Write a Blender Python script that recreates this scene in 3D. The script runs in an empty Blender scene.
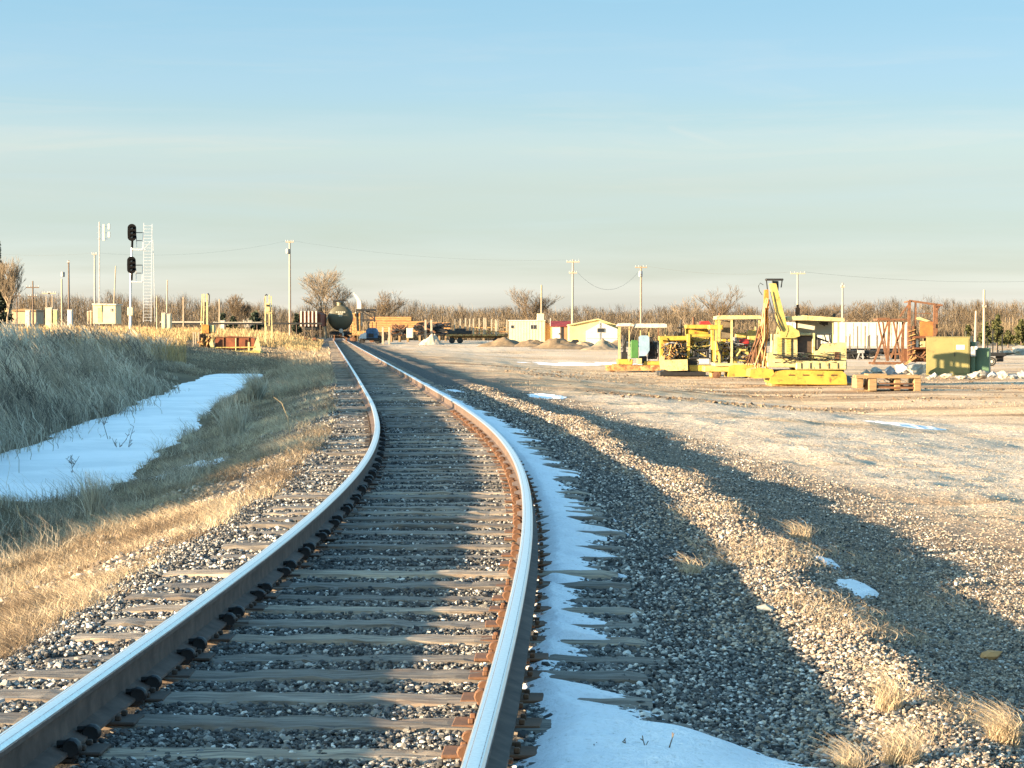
import bpy, math, random
import numpy as np
from mathutils import Vector, Matrix
random.seed(11)
RNG = np.random.default_rng(11)
sc = bpy.context.scene
COL = sc.collection
# ------------------------------------------------------------------ camera
F = 2200.0; CAMZ = 1.29; HOR = 330.0
cam = bpy.data.cameras.new('camera'); camo = bpy.data.objects.new('camera', cam); COL.objects.link(camo)
cam.sensor_width = 36.0; cam.lens = 36.0 * F / 1024.0
cam.clip_start = 0.1; cam.clip_end = 9000
PITCH = math.atan((384 - HOR) / F)
camo.location = (0, 0, CAMZ); camo.rotation_euler = (math.pi/2 - PITCH, 0, 0)
sc.camera = camo
sc.render.resolution_x = 1024; sc.render.resolution_y = 768

def ray(u, v):
    a, b = (u-512)/F, (384-v)/F
    cp, sp = math.cos(PITCH), math.sin(PITCH)
    return Vector((a, cp + b*sp, -sp + b*cp))
def at_d(u, v, d):
    r = ray(u, v); return Vector((0, 0, CAMZ)) + r*(d/r.y)
def smooth(x, a, b):
    t = np.clip((np.asarray(x, float)-a)/(b-a), 0, 1); return t*t*(3-2*t)
def lerp(a, b, t): return a + (b-a)*t

# ------------------------------------------------------------------ track path (slope of the centre line against distance)
_yy = np.linspace(-60, 4000, 40601)
_sl = np.interp(_yy, [6, 12, 18, 24, 31, 42, 80], [.0416, .0239, -.0061, -.0384, -.067, -.0823, -.084])
_cx = np.concatenate([[0], np.cumsum((_sl[1:]+_sl[:-1])/2*.1)])
_cx = _cx - np.interp(0, _yy, _cx) - 1.1443
def xc(y): return np.interp(y, _yy, _cx)
def slope(y): return np.interp(y, _yy, _sl)
def tr(t, y):
    """point at signed offset t from the centre line, at distance y along it"""
    m = slope(y); n = np.sqrt(1+m*m)
    return xc(y) + t/n, y - t*m/n

# ------------------------------------------------------------------ value noise
def vnoise(x, y, seed=0):
    x = np.asarray(x, float); y = np.asarray(y, float)
    xi = np.floor(x).astype(np.int64); yi = np.floor(y).astype(np.int64)
    fx = x-xi; fy = y-yi; fx = fx*fx*(3-2*fx); fy = fy*fy*(3-2*fy)
    def h(a, b):
        n = (a*374761393 + b*668265263 + seed*974634777) & 0x7fffffff
        n = ((n ^ (n >> 13))*1274126177) & 0x7fffffff
        n = n ^ (n >> 16)
        return (n & 0xffff)/65535.0
    return (h(xi, yi)*(1-fx)+h(xi+1, yi)*fx)*(1-fy)+(h(xi, yi+1)*(1-fx)+h(xi+1, yi+1)*fx)*fy
def fbm(x, y, seed=0, o=4):
    s = 0; a = .5
    for k in range(o):
        s = s + a*(vnoise(x, y, seed+k)-.5); x = x*2.03; y = y*2.03; a *= .5
    return s

# ------------------------------------------------------------------ terrain
ICE_Z = -1.0
def ground(x, y, fine=True):
    x = np.asarray(x, float); y = np.asarray(y, float)
    t = x - xc(y)
    wob = fbm(x*.25, y*.12, 5, 3)
    # cross section: left side ditch and bank, ballast shoulder, yard
    dep = 1-smooth(y, 108, 150)                      # the ditch fills in with distance
    tl = t + wob*.9
    left = np.interp(tl, [-60, -30, -16, -11, -8.3, -7.3, -5.1, -4.3, -3.0, -2.1, -1.5],
                         [.3, .3, .15, -.3, -.85, -1.08, -1.08, -.9, -.62, -.34, -.205])
    leftfar = np.interp(tl, [-60, -14, -8, -4, -2.2, -1.5], [.7, .65, .2, -.2, -.27, -.205])
    left = left + .42*(1-smooth(y+wob*6, 26.5, 31))*smooth(-tl, 4.2, 5.2)*(1-smooth(-tl, 9, 12))
    zl = left*dep + leftfar*(1-dep)
    crest = 2.42 + fbm(y*.3, y*0, 31, 3)*.7
    rise = smooth(y, 120, 250)*(1-smooth(x, 12, 26))
    yard = -.42 - .68*smooth(t, 4, 15)*(1-.0*y) - .12*smooth(y, 110, 170)*smooth(x, 12, 26)
    yard = yard*(1-rise) + (-.33)*rise
    u = smooth(t, crest, crest+1.0)
    near = 1-smooth(y, 120, 220)
    bed = -.2 - .05*smooth(t, 1.35, 1.9) + .045*np.exp(-((t-crest)/.35)**2)*near
    zr = bed*(1-u) + yard*u
    z = np.where(t < -1.5, zl, zr)
    flat = (np.abs(t) < 1.9)
    rough = smooth(np.abs(t), 1.4, 3.2)
    yd = smooth(t, 3, 5)
    z = z + rough*(fbm(x*.9, y*.5, 9, 4)*.12 + fbm(x*4, y*4, 3, 3)*.05*(1-smooth(y, 60, 150)))
    # wheel ruts and humps in the yard
    z = z + yd*(fbm(x*.12, y*.06, 17, 3)*.22 + np.abs(fbm(x*.35, (y-.3*x)*.45, 23, 3))*-.12)
    z = z + np.where(np.abs(t) < 1.9, fbm(x*5, y*5, 41, 2)*.012, 0)
    z = z - rut(x, y)*.05
    far = smooth(y, 420, 700)
    z = z*(1-far) + (-.2)*far
    return z
RUTS = [(19., .05), (21.5, -.12), (24.5, .2), (28., .02), (33., -.2), (36., .14), (44., .05), (52., -.12), (61., .1), (72., -.06), (80., .08), (90., .03)]
def rut(x, y):
    """1 in the wheel tracks that cross the yard, 0 elsewhere"""
    r = 0
    for k, (y0, s) in enumerate(RUTS):
        c = y0+s*x+fbm(x*.15, x*0+k, 140+k, 3)*6; g = 1.1+.012*y0
        for o in (0, g):
            r = np.maximum(r, np.exp(-((y-c-o)/(.22+.003*y0))**2))
    return r*smooth(x-xc(y), 4, 6.5)*(1-smooth(x, 28, 34))
def hit(u, v, dmin=6, dmax=900):
    """where the ray through a pixel meets the terrain"""
    r = ray(u, v); ys = np.geomspace(dmin, dmax, 4000)
    px = r.x/r.y*ys; pz = CAMZ + r.z/r.y*ys
    below = np.nonzero(pz < ground(px, ys))[0]
    k = below[0] if len(below) else len(ys)-1
    return Vector((px[k], ys[k], float(ground(px[k], ys[k]))))

# ------------------------------------------------------------------ object helpers
def prop(o, label=None, cat=None, group=None, kind=None):
    if label: o['label'] = label
    if cat: o['category'] = cat
    if group: o['group'] = group
    if kind: o['kind'] = kind
    return o
def np_mesh(name, verts, faces, mat, smooth_=False, parent=None, attrs=None):
    """verts (n,3); faces (m,k) with one k"""
    me = bpy.data.meshes.new(name)
    verts = np.asarray(verts, np.float32); faces = np.asarray(faces, np.int32)
    n, k = faces.shape
    me.vertices.add(len(verts)); me.vertices.foreach_set('co', verts.ravel())
    me.loops.add(n*k); me.loops.foreach_set('vertex_index', faces.ravel())
    me.polygons.add(n)
    me.polygons.foreach_set('loop_start', np.arange(0, n*k, k, dtype=np.int32))
    me.polygons.foreach_set('loop_total', np.full(n, k, np.int32))
    me.polygons.foreach_set('use_smooth', np.full(n, smooth_, bool))
    for an, av in (attrs or {}).items():
        a = me.attributes.new(an, 'FLOAT', 'POINT'); a.data.foreach_set('value', np.asarray(av, np.float32))
    me.update(calc_edges=True); me.validate()
    if mat: me.materials.append(mat)
    o = bpy.data.objects.new(name, me); COL.objects.link(o)
    if parent: o.parent = parent
    return o

class MB:
    """collects shapes in local metres, builds ONE mesh object"""
    def __init__(s, T=None): s.v = []; s.f = []; s.T = T
    def add(s, vs, fs):
        b = len(s.v); s.v += [tuple(p) for p in vs]; s.f += [tuple(i+b for i in f) for f in fs]; return s
    def box(s, x0, y0, z0, x1, y1, z1, bev=0.0, rz=0):
        x0, x1 = min(x0, x1), max(x0, x1); y0, y1 = min(y0, y1), max(y0, y1); z0, z1 = min(z0, z1), max(z0, z1)
        b = min(bev, (x1-x0)*.3, (y1-y0)*.3, (z1-z0)*.3)
        if b <= 0:
            vs = [(x, y, z) for z in (z0, z1) for (x, y) in ((x0, y0), (x1, y0), (x1, y1), (x0, y1))]
            fs = [(0, 3, 2, 1), (4, 5, 6, 7), (0, 1, 5, 4), (1, 2, 6, 5), (2, 3, 7, 6), (3, 0, 4, 7)]
        else:
            def ring(z, i):
                return [(x0+i+b*0, y0+b, z), (x0+b, y0+i, z), (x1-b, y0+i, z), (x1-i, y0+b, z), (x1-i, y1-b, z), (x1-b, y1-i, z), (x0+b, y1-i, z), (x0+i, y1-b, z)]
            vs = ring(z0, b*.9) + ring(z0+b, 0) + ring(z1-b, 0) + ring(z1, b*.9)
            fs = [tuple(range(7, -1, -1)), tuple(range(24, 32))]
            for k in range(3):
                for i in range(8):
                    j = (i+1) % 8; fs.append((k*8+i, k*8+j, k*8+8+j, k*8+8+i))
        if rz:
            cx, cy = (x0+x1)/2, (y0+y1)/2; c, q = math.cos(rz), math.sin(rz)
            vs = [(cx+(x-cx)*c-(y-cy)*q, cy+(x-cx)*q+(y-cy)*c, z) for x, y, z in vs]
        return s.add(vs, fs)
    def tube(s, pts, r, n=8, r1=None, cap=True):
        pts = [Vector(p) for p in pts]; m = len(pts); vs = []; fs = []
        for k, p in enumerate(pts):
            d = (pts[min(k+1, m-1)]-pts[max(k-1, 0)]).normalized()
            a = Vector((0, 0, 1)) if abs(d.z) < .9 else Vector((1, 0, 0))
            e = d.cross(a).normalized(); g = d.cross(e)
            rr = r if r1 is None else r+(r1-r)*k/(m-1)
            for i in range(n):
                th = 2*math.pi*i/n; vs.append(p+e*math.cos(th)*rr+g*math.sin(th)*rr)
        for k in range(m-1):
            for i in range(n):
                j = (i+1) % n; fs.append((k*n+i, k*n+j, (k+1)*n+j, (k+1)*n+i))
        if cap: fs += [tuple(range(n-1, -1, -1)), tuple(range((m-1)*n, m*n))]
        return s.add(vs, fs)
    def beam(s, p0, p1, w, h):
        """square bar; w across (horizontal), h the other way"""
        p0 = Vector(p0); p1 = Vector(p1); d = (p1-p0).normalized()
        a = Vector((0, 1, 0)) if abs(d.y) < .9 else Vector((0, 0, 1))
        e = d.cross(a).normalized()*w/2; g = d.cross(e).normalized()*h/2
        vs = [p+x*e+y*g for p in (p0, p1) for x, y in ((-1, -1), (1, -1), (1, 1), (-1, 1))]
        return s.add(vs, [(0, 3, 2, 1), (4, 5, 6, 7), (0, 1, 5, 4), (1, 2, 6, 5), (2, 3, 7, 6), (3, 0, 4, 7)])
    def prism(s, outline, y0, y1):
        """outline: (x, z) polygon, extruded along y"""
        n = len(outline)
        vs = [(x, y0, z) for x, z in outline]+[(x, y1, z) for x, z in outline]
        fs = [tuple(range(n)), tuple(range(2*n-1, n-1, -1))]+[(i, i+n, (i+1) % n+n, (i+1) % n) for i in range(n)]
        return s.add(vs, fs)
    def lathe(s, prof, n=20, c=(0, 0, 0), axis='z'):
        """prof: (r, h) pairs"""
        vs = []; fs = []; m = len(prof)
        for r, h in prof:
            for i in range(n):
                th = 2*math.pi*i/n; a, b = r*math.cos(th), r*math.sin(th)
                vs.append({'z': (c[0]+a, c[1]+b, c[2]+h), 'y': (c[0]+a, c[1]+h, c[2]+b), 'x': (c[0]+h, c[1]+a, c[2]+b)}[axis])
        for k in range(m-1):
            for i in range(n):
                j = (i+1) % n; fs.append((k*n+i, k*n+j, (k+1)*n+j, (k+1)*n+i))
        fs += [tuple(range(n-1, -1, -1)), tuple(range((m-1)*n, m*n))]
        return s.add(vs, fs)
    # --- pixel-measured shapes, in the frame of the thing (its own depth gives metres per pixel)
    def P(s, u, v, y=0): return (s.T.X(u), y, s.T.Z(v))
    def pbox(s, u0, v0, u1, v1, y0, y1, bev=.02): return s.box(s.T.X(u0), y0, s.T.Z(v1), s.T.X(u1), y1, s.T.Z(v0), bev)
    def pbeam(s, a, b, wpx, h=None, y=0, y2=None):
        w = wpx/s.T.s
        return s.beam(s.P(a[0], a[1], y), s.P(b[0], b[1], y if y2 is None else y2), w, h or w)
    def ptube(s, pts, rpx, y=0, n=8): return s.tube([s.P(p[0], p[1], p[2] if len(p) > 2 else y) for p in pts], rpx/s.T.s, n)
    def pprism(s, pts, y0, y1): return s.prism([(s.T.X(u), s.T.Z(v)) for u, v in pts], y0, y1)
    def build(s, name, mat, parent=None, smooth_=False):
        me = bpy.data.meshes.new(name); me.from_pydata([tuple(p) for p in s.v], [], s.f)
        me.update()
        import bmesh
        bm = bmesh.new(); bm.from_mesh(me); bmesh.ops.recalc_face_normals(bm, faces=bm.faces); bm.to_mesh(me); bm.free()
        if smooth_:
            me.polygons.foreach_set('use_smooth', [True]*len(me.polygons))
            try: me.set_sharp_from_angle(angle=math.radians(40))
            except Exception: pass
        me.materials.append(mat)
        o = bpy.data.objects.new(name, me); COL.objects.link(o)
        if parent is not None: o.parent = parent.E if isinstance(parent, Thing) else parent
        return o

class Thing:
    def __init__(s, name, label, cat, u, v, group=None, d=None, rz=0, z=None):
        if d is None: p = hit(u, v)
        else:
            p = at_d(u, v, d)
        if z is not None: p.z = z
        s.loc = p; s.d = p.y; s.s = F/p.y; s.u = u
        s.vb = HOR + (CAMZ-p.z)*s.s
        s.E = bpy.data.objects.new(name, None); s.E.empty_display_size = .2; COL.objects.link(s.E)
        s.E.location = p; s.E.rotation_euler = (0, 0, rz)
        prop(s.E, label, cat, group)
    def X(s, u): return (u-s.u)/s.s
    def Z(s, v): return (s.vb-v)/s.s
    def mb(s): return MB(s)
def copy_tree(o, parent=None):
    c = o.copy(); COL.objects.link(c); c.parent = parent
    for ch in list(o.children): copy_tree(ch, c)
    return c
# ------------------------------------------------------------------ materials
def nt(m): return m.node_tree.nodes, m.node_tree.links
def newmat(name):
    m = bpy.data.materials.new(name); m.use_nodes = True
    N, L = nt(m); b = N['Principled BSDF']; return m, N, L, b
def noise(N, L, scale, detail=5, vec=None, rough=.6, dist=0):
    n = N.new('ShaderNodeTexNoise'); n.inputs['Scale'].default_value = scale; n.inputs['Detail'].default_value = detail
    n.inputs['Roughness'].default_value = rough; n.inputs['Distortion'].default_value = dist
    if vec is not None: L.new(vec, n.inputs['Vector'])
    return n
def ramp(N, L, fac, stops):
    r = N.new('ShaderNodeValToRGB'); e = r.color_ramp.elements
    while len(e) < len(stops): e.new(.5)
    for q, (p, c) in zip(e, stops): q.position = p; q.color = (*c, 1)
    L.new(fac, r.inputs['Fac']); return r
def mix(N, L, fac, a, b, mode='MIX'):
    x = N.new('ShaderNodeMix'); x.data_type = 'RGBA'; x.blend_type = mode
    for i, val in ((0, fac), (6, a), (7, b)):
        if isinstance(val, (int, float)): x.inputs[i].default_value = val
        elif isinstance(val, tuple): x.inputs[i].default_value = (*val, 1)
        else: L.new(val, x.inputs[i])
    return x.outputs[2]
def mathn(N, L, op, a, b=None, c=None):
    x = N.new('ShaderNodeMath'); x.operation = op
    for i, val in enumerate((a, b, c)):
        if val is None: continue
        if isinstance(val, (int, float)): x.inputs[i].default_value = val
        else: L.new(val, x.inputs[i])
    return x.outputs[0]
def attr(N, name):
    a = N.new('ShaderNodeAttribute'); a.attribute_name = name; return a.outputs['Fac']
def bump(N, L, b, h, strength, dist):
    q = N.new('ShaderNodeBump'); q.inputs['Strength'].default_value = strength; q.inputs['Distance'].default_value = dist
    L.new(h, q.inputs['Height']); L.new(q.outputs[0], b.inputs['Normal']); return q
def M(name, c, c2=None, scale=3., rough=.65, metal=0., rust=0., rustc=(.17, .065, .025), bmp=.15, stretch=None, spec=.4):
    """weathered surface: two tones by noise, optional patches of rust or dirt"""
    m, N, L, b = newmat(name)
    tc = N.new('ShaderNodeTexCoord'); vec = tc.outputs['Object']
    if stretch:
        mp = N.new('ShaderNodeMapping'); mp.inputs['Scale'].default_value = stretch; L.new(vec, mp.inputs['Vector']); vec = mp.outputs[0]
    n1 = noise(N, L, scale, 6, vec)
    c2 = c2 or tuple(x*.72 for x in c)
    col = ramp(N, L, n1.outputs[0], [(.32, c2), (.66, c)]).outputs[0]
    if rust > 0:
        n2 = noise(N, L, scale*1.7, 8, vec, .7, .4)
        f = ramp(N, L, n2.outputs[0], [(.62-rust*.35, (0, 0, 0)), (.74-rust*.3, (1, 1, 1))]).outputs[0]
        col = mix(N, L, f, col, rustc)
    L.new(col, b.inputs['Base Color'])
    b.inputs['Roughness'].default_value = rough; b.inputs['Metallic'].default_value = metal
    b.inputs['Specular IOR Level'].default_value = spec
    if bmp: bump(N, L, b, n1.outputs[0], bmp, .03)
    return m
YEL = M('yellow_paint', (.45, .31, .05), (.3, .19, .03), 2.2, .5, rust=.2)
YEL2 = M('faded_yellow_paint', (.43, .35, .11), (.31, .24, .065), 5., .55, rust=.22)
CREAM = M('cream_paint', (.46, .405, .2), (.34, .285, .13), 4., .55, rust=.2)
ORANGE = M('orange_paint', (.42, .2, .035), (.26, .11, .02), 3., .5, rust=.4)
WHITE = M('white_paint', (.48, .455, .4), (.38, .34, .28), 3., .5, rust=.15)
RUST = M('rusted_steel', (.17, .078, .037), (.075, .038, .022), 4., .85, bmp=.4)
RUSTY = M('rust_and_straw_paint', (.45, .33, .12), (.22, .1, .04), 3., .8, rust=.5)
BLACK = M('dark_greasy_steel', (.018, .018, .018), (.009, .009, .01), 4., .55)
GREY = M('grey_steel', (.3, .3, .29), (.2, .2, .2), 3., .5, rust=.15)
GREEN = M('green_paint', (.05, .15, .035), None, 3., .5)
BLUEW = M('pale_blue_sheet', (.22, .32, .4), (.16, .24, .32), 3., .5)
BLUE = M('blue_paint', (.04, .12, .24), (.02, .05, .1), 3., .45)
RED = M('red_paint', (.4, .03, .025), None, 3., .45)
REDROOF = M('red_roof_metal', (.2, .03, .025), None, 2., .6)
OLIVE = M('weathered_black_tank_paint', (.1, .088, .05), (.06, .055, .035), .8, .5, rust=.12, rustc=(.09, .06, .03))
LETTER = M('faded_white_stencil', (.5, .48, .38), None, 6., .7)
CABG = M('olive_green_enamel', (.165, .145, .052), (.13, .115, .042), 1.2, .45, rust=.06)
CABD = M('dark_green_enamel', (.06, .12, .07), None, 1.5, .45)
POLE = M('weathered_pole_wood', (.36, .3, .22), (.22, .18, .13), 6., .9, stretch=(3, 3, .4))
POLED = M('dark_pole_wood', (.14, .1, .075), (.08, .06, .045), 6., .9, stretch=(3, 3, .4))
TIMBER = M('new_timber', (.42, .22, .08), (.27, .13, .05), 4., .85, stretch=(.5, 3, 3))
PALW = M('grey_timber', (.3, .2, .1), (.16, .105, .055), 5., .9, stretch=(.6, 4, 4))
GLASS = M('dark_glass', (.02, .025, .03), None, 3., .08, spec=.6, bmp=0)
ALU = M('galvanised_steel', (.62, .63, .62), (.5, .5, .5), 6., .4, metal=.6)
SIDING = M('cream_siding', (.5, .445, .29), (.44, .385, .24), 1.2, .6)
SIDINGW = M('white_siding', (.5, .475, .4), (.43, .405, .33), 1.2, .6)
TENT = M('cream_sheet_metal', (.47, .385, .18), (.4, .315, .14), .8, .6)
RUBBER = M('tyre_rubber', (.02, .02, .02), None, 5., .85)
SIGB = M('signal_black', (.005, .005, .006), None, 4, .85, spec=.08, bmp=0)
WIRE = M('cable', (.08, .08, .08), None, 5., .6)
ROCKW = M('pale_rubble', (.36, .33, .27), (.22, .2, .17), 2.5, .85, bmp=.5)
DIRT = M('heap_soil', (.2, .14, .08), (.12, .085, .05), 2.5, .95, bmp=.6)
DIRTW = M('heap_gravel', (.26, .2, .13), (.17, .13, .085), 3., .95, bmp=.6)
BARK = M('bare_twigs', (.15, .108, .066), (.09, .065, .04), 1., .9, bmp=0)
BARKP = M('pale_twigs', (.22, .17, .115), (.14, .11, .075), 1., .9, bmp=0)

# wood of the sleepers: long grain, cracks, per-object tone
def wood_mat():
    m, N, L, b = newmat('weathered_sleeper_wood')
    tc = N.new('ShaderNodeTexCoord'); mp = N.new('ShaderNodeMapping')
    oi = N.new('ShaderNodeObjectInfo')
    ad = N.new('ShaderNodeVectorMath'); ad.operation = 'ADD'; L.new(tc.outputs['Object'], ad.inputs[0])
    cb = N.new('ShaderNodeCombineXYZ'); L.new(mathn(N, L, 'MULTIPLY', oi.outputs['Random'], 37.), cb.inputs[0]); L.new(cb.outputs[0], ad.inputs[1])
    mp.inputs['Scale'].default_value = (1.6, 26, 26); L.new(ad.outputs[0], mp.inputs['Vector'])
    n = noise(N, L, 1.6, 8, mp.outputs[0], .65, .3)
    col = ramp(N, L, n.outputs[0], [(.27, (.02, .017, .014)), (.4, (.12, .104, .088)), (.55, (.27, .235, .195)), (.75, (.42, .375, .315))]).outputs[0]
    tone = ramp(N, L, oi.outputs['Random'], [(0., (.5, .48, .46)), (.5, (.85, .82, .78)), (1., (1.25, 1.12, .95))]).outputs[0]
    col = mix(N, L, 1., col, tone, 'MULTIPLY')
    n2 = noise(N, L, 3., 5, ad.outputs[0]); f = ramp(N, L, n2.outputs[0], [(.5, (0, 0, 0)), (.68, (1, 1, 1))]).outputs[0]
    col = mix(N, L, mathn(N, L, 'MULTIPLY', f, .55), col, (.13, .075, .04))
    L.new(col, b.inputs['Base Color']); b.inputs['Roughness'].default_value = .85
    bump(N, L, b, n.outputs[0], .8, .012); return m
WOOD = wood_mat()
def rail_mat():
    """rolling surface worn bright, everything else brown scale: split by the height of the section itself"""
    m, N, L, b = newmat('rail_steel')
    tc = N.new('ShaderNodeTexCoord'); sx = N.new('ShaderNodeSeparateXYZ'); L.new(tc.outputs['Object'], sx.inputs[0])
    n = noise(N, L, 9., 7, tc.outputs['Object']); n3 = noise(N, L, 60., 3, tc.outputs['Object'])
    col = ramp(N, L, n.outputs[0], [(.3, (.045, .028, .02)), (.55, (.09, .06, .045)), (.75, (.15, .1, .072))]).outputs[0]
    w = attr(N, 'worn')
    wl = mathn(N, L, 'SUBTRACT', w, mathn(N, L, 'MULTIPLY', n3.outputs[0], .35))
    f = ramp(N, L, wl, [(.45, (0, 0, 0)), (.6, (1, 1, 1))]).outputs[0]
    bright = ramp(N, L, n3.outputs[0], [(.3, (.55, .55, .54)), (.7, (.72, .72, .7))]).outputs[0]
    L.new(mix(N, L, f, col, bright), b.inputs['Base Color'])
    L.new(mathn(N, L, 'MULTIPLY', f, .9), b.inputs['Metallic'])
    L.new(mathn(N, L, 'MULTIPLY_ADD', f, -.5, .82), b.inputs['Roughness'])
    bump(N, L, b, n.outputs[0], .15, .01); return m
RAIL = rail_mat()
def stone_mat(name, stops, rough=.9):
    m, N, L, b = newmat(name)
    g = N.new('ShaderNodeNewGeometry')
    n = noise(N, L, 60., 4, g.outputs['Position'])
    col = ramp(N, L, attr(N, 'tone'), stops).outputs[0]
    v = ramp(N, L, n.outputs[0], [(.3, (.75, .75, .75)), (.7, (1.15, 1.15, 1.15))]).outputs[0]
    L.new(mix(N, L, 1., col, v, 'MULTIPLY'), b.inputs['Base Color'])
    b.inputs['Roughness'].default_value = rough; b.inputs['Specular IOR Level'].default_value = .25; return m
STONE = stone_mat('ballast_stone', [(0, (.022, .023, .024)), (.3, (.08, .078, .076)), (.62, (.2, .19, .172)), (.82, (.4, .375, .335)), (1, (.66, .63, .58))])
STONEY = stone_mat('yard_stone', [(0, (.09, .072, .056)), (.3, (.25, .195, .145)), (.7, (.43, .35, .27)), (1, (.66, .59, .5))])
def blade_mat(name, stops, trans=.35):
    m, N, L, b = newmat(name)
    col = ramp(N, L, attr(N, 'tone'), stops).outputs[0]
    L.new(col, b.inputs['Base Color']); b.inputs['Roughness'].default_value = .7; b.inputs['Specular IOR Level'].default_value = .2
    t = N.new('ShaderNodeBsdfTranslucent'); L.new(col, t.inputs['Color'])
    x = N.new('ShaderNodeMixShader'); x.inputs[0].default_value = trans
    L.new(b.outputs[0], x.inputs[1]); L.new(t.outputs[0], x.inputs[2]); L.new(x.outputs[0], N['Material Output'].inputs[0]); return m
DRY = blade_mat('dry_grass', [(0, (.1, .085, .07)), (.5, (.36, .305, .225)), (1, (.66, .58, .45))])
SCRUB = blade_mat('dry_scrub', [(0, (.13, .095, .065)), (.5, (.36, .275, .18)), (1, (.62, .52, .36))])
GOLD = blade_mat('golden_grass', [(0, (.16, .105, .045)), (.5, (.36, .255, .12)), (1, (.52, .39, .2))])
TWIG = blade_mat('twigs', [(0, (.036, .026, .017)), (.5, (.1, .074, .046)), (1, (.2, .152, .095))], .1)
NEEDLE = blade_mat('cedar_foliage', [(0, (.03, .04, .015)), (.5, (.06, .065, .022)), (1, (.11, .1, .035))], .2)
NEEDLED = blade_mat('dark_spruce_foliage', [(0, (.012, .02, .014)), (.5, (.03, .042, .026)), (1, (.06, .07, .04))], .15)
def ground_mat():
    m, N, L, b = newmat('ground_soil')
    g = N.new('ShaderNodeNewGeometry'); pos = g.outputs['Position']
    n1 = noise(N, L, .35, 8, pos, .65); n2 = noise(N, L, 14., 6, pos, .7); n4 = noise(N, L, 55., 3, pos)
    mp = N.new('ShaderNodeMapping'); mp.inputs['Scale'].default_value = (.05, .22, 1); mp.inputs['Rotation'].default_value = (0, 0, .12); L.new(pos, mp.inputs['Vector'])
    n3 = noise(N, L, 1.4, 8, mp.outputs[0], .62, .6)
    soil = ramp(N, L, n3.outputs[0], [(.3, (.13, .08, .045)), (.42, (.33, .215, .12)), (.54, (.53, .38, .235)), (.72, (.67, .52, .35))]).outputs[0]
    grav = ramp(N, L, n2.outputs[0], [(.3, (.44, .345, .25)), (.5, (.61, .5, .375)), (.7, (.72, .61, .48))]).outputs[0]
    yard = mix(N, L, attr(N, 'pale'), soil, grav)
    bal = ramp(N, L, n2.outputs[0], [(.3, (.035, .034, .033)), (.5, (.085, .08, .075)), (.72, (.17, .16, .145))]).outputs[0]
    gra = ramp(N, L, n1.outputs[0], [(.3, (.1, .075, .045)), (.7, (.24, .175, .1))]).outputs[0]
    col = mix(N, L, attr(N, 'ballast'), yard, bal); col = mix(N, L, attr(N, 'grassy'), col, gra)
    v = ramp(N, L, n2.outputs[0], [(.3, (.72, .7, .68)), (.65, (1.1, 1.1, 1.1))]).outputs[0]
    L.new(mix(N, L, 1., col, v, 'MULTIPLY'), b.inputs['Base Color'])
    b.inputs['Roughness'].default_value = .95; b.inputs['Specular IOR Level'].default_value = .15
    h = mathn(N, L, 'ADD', mathn(N, L, 'MULTIPLY', n2.outputs[0], 1.), mathn(N, L, 'MULTIPLY', n4.outputs[0], .5))
    q1 = bump(N, L, b, h, .7, .05)
    n5 = noise(N, L, 3.2, 4, pos, .7); q2 = N.new('ShaderNodeBump'); q2.inputs['Strength'].default_value = .55; q2.inputs['Distance'].default_value = .25
    L.new(n5.outputs[0], q2.inputs['Height']); L.new(q2.outputs[0], q1.inputs['Normal']); return m
GROUND = ground_mat()
def snow_mat(name, c1, c2, rough):
    m, N, L, b = newmat(name)
    g = N.new('ShaderNodeNewGeometry'); n = noise(N, L, 3.2, 7, g.outputs['Position'], .68); n0 = noise(N, L, .35, 4, g.outputs['Position'], .6, 1.)
    n9 = noise(N, L, 40., 5, g.outputs['Position'], .7); spk = ramp(N, L, n9.outputs[0], [(.27, (.45, .41, .36)), (.36, (.88, .87, .85)), (.48, (1, 1, 1))]).outputs[0]
    L.new(mix(N, L, 1., ramp(N, L, n0.outputs[0], [(.4, c2), (.6, c1)]).outputs[0], spk, 'MULTIPLY'), b.inputs['Base Color'])
    b.inputs['Roughness'].default_value = rough; b.inputs['Subsurface Weight'].default_value = 0
    bump(N, L, b, mathn(N, L, 'ADD', n.outputs[0], mathn(N, L, 'MULTIPLY', n9.outputs[0], .3)), .8, .09); return m
SNOW = snow_mat('old_snow', (.86, .87, .88), (.78, .79, .8), .6)
ICE = snow_mat('snowy_ice', (.88, .89, .9), (.7, .73, .75), .35)
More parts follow.
